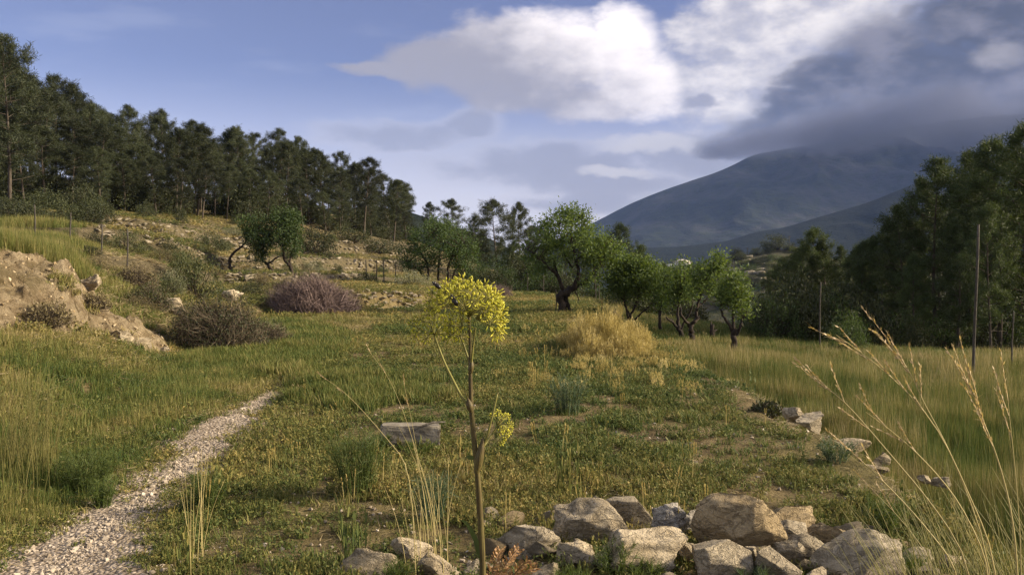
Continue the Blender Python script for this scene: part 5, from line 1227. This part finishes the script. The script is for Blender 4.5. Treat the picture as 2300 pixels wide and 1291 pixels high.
brush(300, 640, 20.0, 120, 60, 1500, M['twig_dark'], 'brown scrub patch on the slope above the earth bank', 95, (.15, .35), .010, 1600, M['dryleaf'])
# bright green tufts standing in the stubble
def weed_tuft(px, d, wpx, hpx, n_, leafmat, label, seed, wd=.004, name='weed_tuft'):
    rng = np.random.default_rng(seed); b = ground_at(px, d); root = empty(name, b); tag(root, label, 'plant')
    r = wpx / 2 / FOC * d; h = hpx / FOC * d; st = MB(); lf = MB()
    for i in range(n_):
        a = rng.uniform(0, 6.28); q = r * .45 * rng.uniform(0, 1) ** .5; p0 = np.array([q * math.cos(a), q * math.sin(a), -.02]); e = np.array([math.cos(a) * r * rng.uniform(.3, 1), math.sin(a) * r * rng.uniform(.3, 1), h * rng.uniform(.55, 1)])
        s = np.linspace(0, 1, 4); pts = p0 + (e - p0) * s[:, None] + np.array([0, 0, h * .12])[None] * np.sin(s * 3.1)[:, None]
        st.tube(pts, np.linspace(wd * .6, wd * .25, 4), 3)
        f = rng.uniform(.2, 1, 16); pos = np.stack([np.interp(f, s, pts[:, j]) for j in range(3)], -1)
        lf.needles(pos, nrm(rand_dir(rng, 16) + (e - p0) / h * .9), rng.uniform(.03, .075, 16), wd, rng)
    st.build('stem', leafmat, root); lf.build('leaves', leafmat, root); return root
M['tuftgreen'] = foliage('feathery_green_weed', (.045, .078, .018), (.105, .125, .036), .3, .1)
M['tuftblue'] = foliage('blue_green_weed', (.05, .085, .042), (.10, .13, .075), .3, .1)
weed_tuft(800, 5.75, 165, 150, 130, M['tuftgreen'], 'bushy feathery green tuft left of the fennel, below the concrete block', 81)
weed_tuft(1275, 8.9, 110, 90, 70, M['tuftblue'], 'blue-green weed in mid field right of the fennel stem', 82, .006)
weed_tuft(1885, 6.7, 100, 50, 50, M['tuftblue'], 'green weed near the flat buried rocks of the terrace edge', 83, .005)
weed_tuft(965, 5.2, 120, 110, 60, M['tuftblue'], 'grey-green wispy weed left of the fennel stem', 84)
weed_tuft(225, 5.7, 70, 70, 50, M['tuftgreen'], 'dark little tuft at the left rim of the gravel track', 85)
weed_tuft(190, 6.0, 150, 110, 110, M['tuftgreen'], 'wide green tuft left of the gravel track', 86)
weed_tuft(460, 5.5, 110, 90, 80, M['tuftgreen'], 'green tuft at the right rim of the gravel track', 87)
weed_tuft(1990, 5.0, 110, 100, 60, M['tuftgreen'], 'fine green tuft behind the narrow tilted slab', 88)
weed_tuft(1610, 4.35, 40, 20, 10, M['tuftblue'], 'sprig of weed on the smooth grey boulder', 89)
weed_tuft(1380, 4.2, 110, 90, 40, M['tuftgreen'], 'weeds growing in front of the long flat tan rock', 90)
weed_tuft(1290, 4.05, 100, 50, 60, M['tuftgreen'], 'pale green weeds at the bottom edge beside the rusty leaf', 91)
weed_tuft(850, 7.12, 60, 40, 40, M['tuftgreen'], 'weeds pressed against the left end of the concrete block', 96, .005)
weed_tuft(935, 7.0, 90, 26, 40, M['tuftgreen'], 'low weeds along the foot of the concrete block', 97, .005)
weed_tuft(1450, 4.18, 90, 50, 40, M['tuftgreen'], 'weeds sprouting before the gap right of the long flat tan rock', 98)
weed_tuft(1700, 4.15, 80, 46, 30, M['tuftblue'], 'weeds at the foot of the grey-green rock', 99)
weed_tuft(2040, 4.3, 100, 60, 50, M['tuftgreen'], 'weeds between the largest grey boulder and the narrow tilted slab', 100)
weed_tuft(890, 4.1, 80, 50, 50, M['tuftgreen'], 'little weeds between the lumpy rocks left of the fennel', 92)

# ------------------------------------------------------------------ tall dry grass stalks close to the camera
M['straw_stem'] = foliage('straw_stalk', (.34, .29, .12), (.54, .45, .21), .2, .1)
M['stem_green'] = foliage('green_stalk', (.11, .115, .035), (.25, .22, .075), .25, .1)
M['seed'] = foliage('seed_spike', (.30, .215, .115), (.52, .41, .24), .25, .1)
def smooth(pts, n_=14):
    pts = np.asarray(pts, float); s = np.linspace(0, 1, len(pts)); t = np.linspace(0, 1, n_)
    q = np.stack([np.interp(t, s, pts[:, j]) for j in range(3)], -1)
    for _ in range(3): q[1:-1] = (q[:-2] + 2 * q[1:-1] + q[2:]) / 4
    return q
def spike(mb, p0, dr, L, rng, n_=11, w=.006):
    """a raceme: overlapping spikelets with awns along a thin axis"""
    dr = nrm(dr); side = rand_dir(rng, 1)[0]; s = np.linspace(0, 1, 5); ax = p0 + dr * (s * L)[:, None] + side * (.10 * L * s ** 2)[:, None]
    mb.tube(ax, [.0012, .0011, .001, .0008, .0004], 3)
    f = np.linspace(.12, .98, n_); pos = np.stack([np.interp(f, s, ax[:, j]) for j in range(3)], -1)
    mb.leaves(pos, nrm(dr[None] + rng.normal(size=(n_, 3)) * .22), rng.uniform(.012, .02, n_) * (L / .12) ** .5, w, rng)
    mb.needles(pos, nrm(dr[None] + rng.normal(size=(n_, 3)) * .35), rng.uniform(.02, .035, n_), .0009, rng)
def stalk(root_mb, seed_mb, pix, d0, d1, r, rng, heads=3, hl=.10, hf=.62):
    dd = np.linspace(d0, d1, len(pix)); pts = [P(px, py, d) for (px, py), d in zip(pix, dd)]
    b = pts[-1]; g = np.array([b[0] + (b[0] - pts[-2][0]) * .25, b[1], hz(b[0], b[1])]); q = smooth(pts + [g], 18)[::-1]
    root_mb.tube(q, np.linspace(r, r * .35, len(q)), 5)
    for i in range(heads):
        f = 1 - (1 - hf) * i / max(1, heads); j = min(len(q) - 2, int(f * (len(q) - 1))); dr = q[min(j + 1, len(q) - 1)] - q[j]
        spike(seed_mb, q[j], nrm(dr) + rng.normal(size=3) * .16 + np.array([0, 0, .12]), hl * rng.uniform(.7, 1.25), rng)
    return g
def clump(name, label, stalks, d, seed, heads=4, r=.0031, hl=.125):
    rng = np.random.default_rng(seed); a = MB(); s = MB(); g = None
    for pix, dd in stalks: g = stalk(a, s, pix, d + dd, d + dd * .5, r * rng.uniform(.8, 1.15), rng, heads, hl)
    root = empty(name, g); tag(root, label, 'grass stalks', 'tall dry grass stalks close to the camera')
    for mb in (a, s): mb.V = [v - g for v in mb.V]
    a.build('stalk', M['straw_stem'], root, True); s.build('seed_head', M['seed'], root); return root
clump('grass_stalk', 'tall straw stalk arching far left with a drooping seed head, by the right terrace edge', [([(1832, 850), (1868, 880), (1905, 905), (2003, 1026), (2065, 1093), (2135, 1190), (2206, 1291)], 0)], 2.5, 1, 5)
clump('grass_stalk', 'tall straw stalk whose seed head leans over the dark pines, highest of the stalks', [([(1878, 752), (1935, 790), (2010, 850), (2100, 940), (2143, 1034), (2180, 1120), (2218, 1202), (2252, 1291)], 0)], 2.5, 2, 6, .0032)
clump('grass_stalk', 'straw stalk with a feathery upright seed head just right of the highest stalk', [([(1992, 762), (2030, 815), (2055, 850), (2068, 900), (2110, 960), (2150, 1050), (2200, 1180), (2240, 1291)], .1)], 2.5, 3, 7)
clump('grass_stalk', 'straw stalk with splayed pale seed spikes in front of the tallest grey pole', [([(2175, 862), (2202, 928), (2241, 1026), (2272, 1143), (2290, 1291)], 0)], 2.4, 4, 7, .003, .13)
clump('grass_stalk', 'thin straw stalk low over the terrace edge rocks', [([(1885, 988), (1935, 1035), (2000, 1095), (2065, 1165), (2120, 1235), (2165, 1291)], .2)], 2.6, 5, 3)
clump('grass_stalk', 'straw stalk bent below the highest stalk with a short seed head', [([(1945, 925), (2000, 965), (2055, 1010), (2110, 1070), (2160, 1130), (2210, 1240), (2230, 1291)], .1)], 2.55, 6, 4)
clump('grass_stalk', 'thin stalk rising behind the narrow tilted slab', [([(1960, 1100), (2010, 1150), (2060, 1210), (2110, 1291)], .3)], 2.9, 7, 2, .002)
clump('grass_stalk', 'straight thin stalk at the right edge with a small seed head', [([(2262, 880), (2270, 960), (2285, 1100), (2296, 1291)], .1)], 2.5, 8, 3, .0022)
rg = np.random.default_rng(9)
def spray(name, label, n_, pxr, d, hr, lean, seed, r=.0018, mt_='stem_green', group=None):
    rng = np.random.default_rng(seed); a = MB(); b = ground_at(np.mean(pxr), d)
    for i in range(n_):
        px = rng.uniform(*pxr); dd = d + rng.normal() * .25; g = ground_at(px, dd); h = rng.uniform(*hr); s = np.linspace(0, 1, 8); lx = rng.normal() * .12 + lean; ly = rng.normal() * .15
        pts = g + np.stack([lx * h * s ** 1.7, ly * h * s ** 1.7, h * s], -1); a.tube(pts - b, np.linspace(r, r * .3, 8), 3)
    root = empty(name, b); tag(root, label, 'grass', group); a.build('blades', M[mt_], root); return root
spray('tall_grass', 'dense green blades of tall grass filling the bottom right corner', 260, (2080, 2480), 2.9, (.40, .86), -.25, 1, .0027)
spray('tall_grass', 'sparse fine grass blades between tilted slab and right corner', 60, (1960, 2130), 3.6, (.2, .5), -.3, 2, .0022)
spray('tall_grass', 'yellowish tall grass clump at the left edge of the photograph', 150, (-10, 120), 6.2, (.4, .85), .05, 3, .0030, 'stem_green')
spray('tall_grass', 'thin yellow stalks beside the right rim of the gravel track', 12, (405, 450), 4.6, (.35, .62), .05, 4, .0022, 'straw_stem')
spray('tall_grass', 'fine pale stalks standing left of the fennel stem', 20, (900, 1010), 4.6, (.3, .72), -.10, 5, .0022, 'straw_stem')
clump('grass_stalk', 'long thin stalk arching left across the concrete block', [([(722, 845), (760, 868), (800, 905), (850, 962), (890, 1010), (925, 1050)], .2)], 4.0, 10, 2, .0022, .06)
clump('grass_stalk', 'thin upright stalk curving left behind the fennel', [([(822, 780), (850, 815), (875, 850), (900, 905), (925, 980), (950, 1060), (975, 1150)], .1)], 4.2, 11, 2, .002, .06)
clump('grass_stalk', 'short thin stalk left of the fennel with a nodding tip', [([(905, 850), (915, 900), (928, 960), (940, 1040), (960, 1160)], 0)], 4.2, 12, 2, .002, .06)

# ------------------------------------------------------------------ the fennel in front
FD = 1.6
m, n, out = mat('fennel_stem')
tcn = n.n('ShaderNodeTexCoord').outputs['Object']; a = n.noise(n.vm('MULTIPLY', tcn, (1, 1, .03)), 420, 3, .6); b2 = n.noise(tcn, 9, 4, .6)
c = n.mix(n.ss(b2.outputs[0], .35, .65), C4(.080, .056, .018), C4(.125, .105, .030)); c = n.mix(n.ss(a.outputs[0], .42, .62, 0, .7), c, C4(.040, .028, .010))
n.put(out.inputs[0], pbsdf(n, c, .55, .3, bump(n, a.outputs[0], .7, .002))); M['fstem'] = m
M['fstem_green'] = foliage('fennel_branch', (.15, .15, .036), (.23, .21, .062), .1, .05, .5)
M['fruit'] = foliage('fennel_fruit', (.42, .43, .045), (.68, .64, .12), .35, .05, .45)
M['fruit_far'] = foliage('fennel_flower', (.30, .33, .025), (.52, .50, .045), .35, .05, .45)
fb = np.array([*P(1085, 1291, FD)[:2], hz(*P(1085, 1291, FD)[:2])])
fen = empty('fennel_plant', fb); tag(fen, 'tall wild fennel with a yellow-green umbel on a brown stem, in the foreground', 'fennel plant')
def fp(px, py, dd=0.0): return P(px, py, FD + dd) - fb
def build_rel(mb, name, material, sm=True, parent=fen): return mb.build(name, material, parent, sm)
w = MB(); b0 = fp(1085, 1291)
pts = [np.array([.015, .0, -.02]), np.array([.01, 0, b0[2] * .5]), b0, fp(1081, 1200), fp(1075, 1100), fp(1071, 1045), fp(1064, 980), fp(1058, 915), fp(1056, 830), fp(1056, 760), fp(1053, 710)]
s = smooth(pts, 40); w.tube(s, np.interp(np.linspace(0, 1, 40), [0, .5, .62, .72, .8, .92, 1], [.0070, .0055, .0050, .0044, .0037, .0028, .0024]), 12); build_rel(w, 'stem', M['fstem'])
rngf = np.random.default_rng(4)
def sheath(p, d, L, r, mt_=M['fstem']):
    w = MB(); d = nrm(np.asarray(d)); s = np.linspace(0, 1, 9); w.tube(p + d * (s * L)[:, None], r * np.array([.7, 1, 1.2, 1.3, 1.25, 1.05, .8, .5, .15]), 9); build_rel(w, 'leaf_sheath', mt_)
sheath(fp(1070, 1062, -.004), fp(1085, 985) - fp(1070, 1062), .07, .0068); sheath(fp(1057, 838, -.004), fp(1060, 800) - fp(1057, 838), .028, .0044); sheath(fp(1058, 925, -.004), fp(1050, 890) - fp(1058, 925), .028, .0050)
def branch(pix, r0, r1, dd=None, mt_=None):
    w = MB(); dd = dd or [0] * len(pix); q = smooth([fp(px, py, e) for (px, py), e in zip(pix, dd)], 16); w.tube(q, np.linspace(r0, r1, 16), 8); build_rel(w, 'branch', mt_ or M['fstem_green']); return q[-1]
branch([(1057, 918), (1035, 890), (1022, 862), (1000, 820), (985, 780), (975, 752)], .0030, .0020, [0, .005, .01, .03, .04, .05])
branch([(1056, 832), (1050, 800), (1040, 770), (1030, 745)], .0024, .0019, [0, .005, .01, .01]); branch([(1057, 830), (1060, 800), (1064, 765), (1068, 735)], .0024, .0019, [0, -.01, -.015, -.015], M['fstem_green'])
branch([(1083, 1010), (1095, 975), (1107, 930), (1117, 885)], .0030, .0016, [0, -.005, -.005, 0])
br2 = branch([(1088, 1000), (1105, 975), (1118, 955)], .0020, .0015, [0, .02, .02])
def umbel(c, axis, n_, rl, np_, pl, cone, seed, mt_, kl=(.014, .022), kw=.0042, name='umbel', stem_mt=None):
    """rays from c, each ending in an umbellule of pedicels tipped with long fruits"""
    rng = np.random.default_rng(seed); axis = nrm(np.asarray(axis, float)); ray = MB(); fr = MB()
    for i in range(n_):
        z = 1 - (1 - math.cos(cone)) * (i + .5) / n_; a = i * 2.39996 + rng.normal() * .1; t1 = nrm(np.cross(axis, [0.3, 1, .2])); t2 = np.cross(axis, t1)
        d = nrm(axis * z + (t1 * math.cos(a) + t2 * math.sin(a)) * math.sqrt(max(0, 1 - z * z))); L = rl * rng.uniform(.82, 1.1)
        e = c + d * L; ray.tube(np.array([c, c + d * L * .5 + axis * .002, e]), [.0012, .001, .0008], 5)
        for j in range(np_):
            zz = 1 - 1.25 * (j + .5) / np_; b_ = j * 2.39996 + rng.uniform(0, .5); q1 = nrm(np.cross(d, [.2, .3, 1])); q2 = np.cross(d, q1)
            dj = nrm(d * zz + (q1 * math.cos(b_) + q2 * math.sin(b_)) * math.sqrt(max(0, 1 - zz * zz)) + rng.normal(size=3) * .12); pe = e + dj * pl * rng.uniform(.7, 1.2)
            ray.tube(np.array([e, pe]), [.0005, .0004], 3)
            K = rng.uniform(*kl); s1 = nrm(np.cross(dj, rand_dir(rng, 1)[0])); s2 = np.cross(dj, s1); h = kw / 2
            Vv = np.array([pe, *[pe + dj * K * .45 + (s1 * math.cos(k_) * h + s2 * math.sin(k_) * h * .55) for k_ in (0, 1.57, 3.14, 4.71)], *[pe + dj * K * .8 + (s1 * math.cos(k_) * h * .8 + s2 * math.sin(k_) * h * .45) for k_ in (0, 1.57, 3.14, 4.71)], pe + dj * K])
            T_ = [(0, 1, 2), (0, 2, 3), (0, 3, 4), (0, 4, 1), (9, 6, 5), (9, 7, 6), (9, 8, 7), (9, 5, 8)]; Q_ = [(1, 5, 6, 2), (2, 6, 7, 3), (3, 7, 8, 4), (4, 8, 5, 1)]
            fr.add(Vv, Q_, T_)
    u = build_rel(ray, name, stem_mt or M['fstem_green'], False); build_rel(fr, 'fruits', mt_, False, u); return u
umbel(fp(1053, 712), [0.02, -.1, 1], 24, .060, 15, .010, 1.22, 1, M['fruit'], (.010, .0145), .0033)
umbel(fp(1068, 715, -.012), [.9, -.3, .22], 13, .050, 15, .010, .9, 2, M['fruit'], (.010, .0145), .0033)
umbel(fp(1020, 690, .04), [-.45, .1, .8], 18, .046, 14, .008, 1.2, 3, M['fruit_far'], (.007, .010), .0028)
umbel(fp(975, 752, .05), [-.1, .1, 1], 20, .042, 13, .008, 1.75, 4, M['fruit_far'], (.006, .009), .0025)
umbel(fp(1040, 735, -.01), [-.3, -.5, .15], 10, .030, 12, .008, 1.0, 5, M['fruit_far'], (.007, .011), .0028)
umbel(fp(1118, 955, .02), [.5, -.1, .35], 10, .026, 13, .004, 1.5, 6, M['fruit'], (.003, .005), .0032)
umbel(fp(1112, 970, .02), [.3, -.1, -.1], 4, .024, 13, .004, 1.0, 7, M['fruit'], (.003, .005), .0032)
# green strap leaves and the rusty dry leaf at its foot
w = MB()
for pix in ([(1084, 1250), (1070, 1215), (1055, 1180), (1040, 1165), (1030, 1168)], [(1086, 1262), (1072, 1235), (1062, 1205)], [(1064, 1030), (1050, 1022), (1038, 1030)]):
    q = smooth([fp(px, py, -.004) for px, py in pix], 10); w.blade(q, .011, nrm(np.array([1, .2, .6])))
build_rel(w, 'leaf', M['tuftgreen'], False)
M['rust'] = foliage('rusty_dry_frond', (.20, .11, .048), (.36, .22, .105), .2, .05)
root = empty('dry_frond', ground_at(1140, 2.9)); b = np.array(root.location); tag(root, 'rusty orange dried fern-like leaf at the foot of the fennel', 'dried leaf')
w = MB(); lf = MB(); rngf = np.random.default_rng(8)
for pix in ([(1105, 1330), (1120, 1290), (1145, 1255), (1165, 1232)], [(1115, 1340), (1150, 1300), (1180, 1280), (1205, 1275)], [(1100, 1330), (1105, 1290), (1112, 1255), (1125, 1235)], [(1110, 1340), (1140, 1310), (1165, 1275), (1185, 1258)]):
    q = smooth([P(px, py, 2.9 + rngf.normal() * .04) for px, py in pix] , 14) - b; w.tube(q, np.linspace(.0035, .001, 14), 5)
    for f in np.linspace(.15, 1, 22):
        p = np.array([np.interp(f, np.linspace(0, 1, 14), q[:, j]) for j in range(3)]); t_ = nrm(q[-1] - q[0])
        for sg in (-1, 1):
            d_ = nrm(t_ * .6 + sg * nrm(np.cross(t_, [.1, -1, .2])) * .9 + rngf.normal(size=3) * .2); lf.leaves(np.array([p, p + d_ * .012]), np.array([d_, nrm(d_ + [0, 0, .5])]), np.array([.022, .017]) * (1.2 - .6 * f), .008, rngf)
g = MB(); q0 = P(1105, 1330, 2.9) - b; g.tube(np.array([q0, q0 * np.array([1, 1, .5]), [0, 0, -.02]]), [.0035, .004, .005], 5)
w.build('stalk', M['rust'], root); lf.build('leaflets', M['rust'], root); g.build('stem', M['rust'], root)
# two black beetles on the umbel
m, n, out = mat('black_beetle_shell'); n.put(out.inputs[0], pbsdf(n, C4(.012, .009, .008), .35, .5)); M['black'] = m
def beetle(px, py, dd, ang_, L, label):
    c = P(px, py, FD + dd); root = empty('beetle', c); tag(root, label, 'beetle', None); root.rotation_euler = (0, ang_, 0)
    bm = bmesh.new(); bmesh.ops.create_uvsphere(bm, u_segments=14, v_segments=10, radius=1)
    v = np.array([p.co[:] for p in bm.verts]); f4 = [[q.index for q in p.verts] for p in bm.faces]; bm.free(); Q_ = [f for f in f4 if len(f) == 4]; T_ = [f for f in f4 if len(f) == 3]
    for nm, off, sc in (('wing_cases', (0, 0, -.12), (.24, .18, .40)), ('thorax', (0, 0, .32), (.20, .16, .17)), ('head', (0, 0, .54), (.12, .11, .11))):
        mb = MB(); mb.add((v * sc + off) * L, Q_, T_); mb.build(nm, m, root, True)
    for i, (z, a) in enumerate([(.30, .5), (.12, 0), (-.05, -.6)]):
        for sg in (-1, 1):
            lg = MB(); lg.tube(np.array([[sg * .15, 0, z], [sg * .36, .08, z + .10 + a * .2], [sg * .46, .22, z + a * .5]]) * L, [.03 * L, .022 * L, .01 * L], 4); lg.build('leg', m, root)
beetle(981, 641, -.03, -.9, .017, 'black beetle at the upper left of the fennel umbel')
beetle(1021, 676, -.045, -.5, .020, 'black beetle hanging in the middle of the fennel umbel')

# ------------------------------------------------------------------ white house far across the valley
hp = slope_point(1528, 601); root = empty('house', hp + np.array([0, -1, -.4]), R(12)); tag(root, 'tiny white house with a hipped roof across the valley', 'house')
m, n, out = mat('whitewash'); n.put(out.inputs[0], pbsdf(n, C4(.72, .70, .66), .9, .1)); M['white'] = m
m, n, out = mat('pale_roof_tiles'); n.put(out.inputs[0], pbsdf(n, C4(.50, .45, .40), .9, .1)); M['roof'] = m
m, n, out = mat('dark_window'); n.put(out.inputs[0], pbsdf(n, C4(.03, .035, .04), .2, .5)); M['win'] = m
def boxm(lo, hi):
    V_ = [(x, y, z) for z in (lo[2], hi[2]) for y in (lo[1], hi[1]) for x in (lo[0], hi[0])]; mb = MB(); mb.add(V_, [(0, 2, 3, 1), (4, 5, 7, 6), (0, 1, 5, 4), (2, 6, 7, 3), (0, 4, 6, 2), (1, 3, 7, 5)]); return mb
boxm((-2.4, -2, 0), (3.2, 2, 2.6)).build('wall', M['white'], root); boxm((-5.6, -1.6, 0), (-2.42, 1.6, 1.9)).build('annex', M['white'], root)
rf = MB(); rf.add([(-2.9, -2.5, 2.6), (3.7, -2.5, 2.6), (3.7, 2.5, 2.6), (-2.9, 2.5, 2.6), (-.6, 0, 3.7), (1.4, 0, 3.7)], [(0, 1, 5, 4), (2, 3, 4, 5), (0, 3, 2, 1)], [(1, 2, 5), (3, 0, 4)]); rf.build('roof', M['roof'], root)
for x in (-1.4, .6, 2.0): boxm((x, -2.06, 1.0), (x + .8, -2.003, 2.0)).build('window', M['win'], root)
boxm((-4.4, -1.66, .9), (-3.6, -1.603, 1.5)).build('window', M['win'], root)
for px, py, hgt_, lab in [(1772, 556, 5.5, 'thin utility pole on the skyline of the far hillside'), (1678, 572, 2.8, 'thin mast on the rim of the far hillside')]:
    p = slope_point(px, py); w = MB(); w.tube(np.array([[0, 0, -.3], [0, 0, hgt_ * .5], [0, 0, hgt_]]), [.14, .12, .09], 6); root = empty('utility_pole', p); tag(root, lab, 'pole'); w.build('pole', M['wood_grey'], root, True); boxm((-.7, -.06, hgt_ - .5), (.7, .06, hgt_ - .36)).build('crossarm', M['wood_grey'], root)
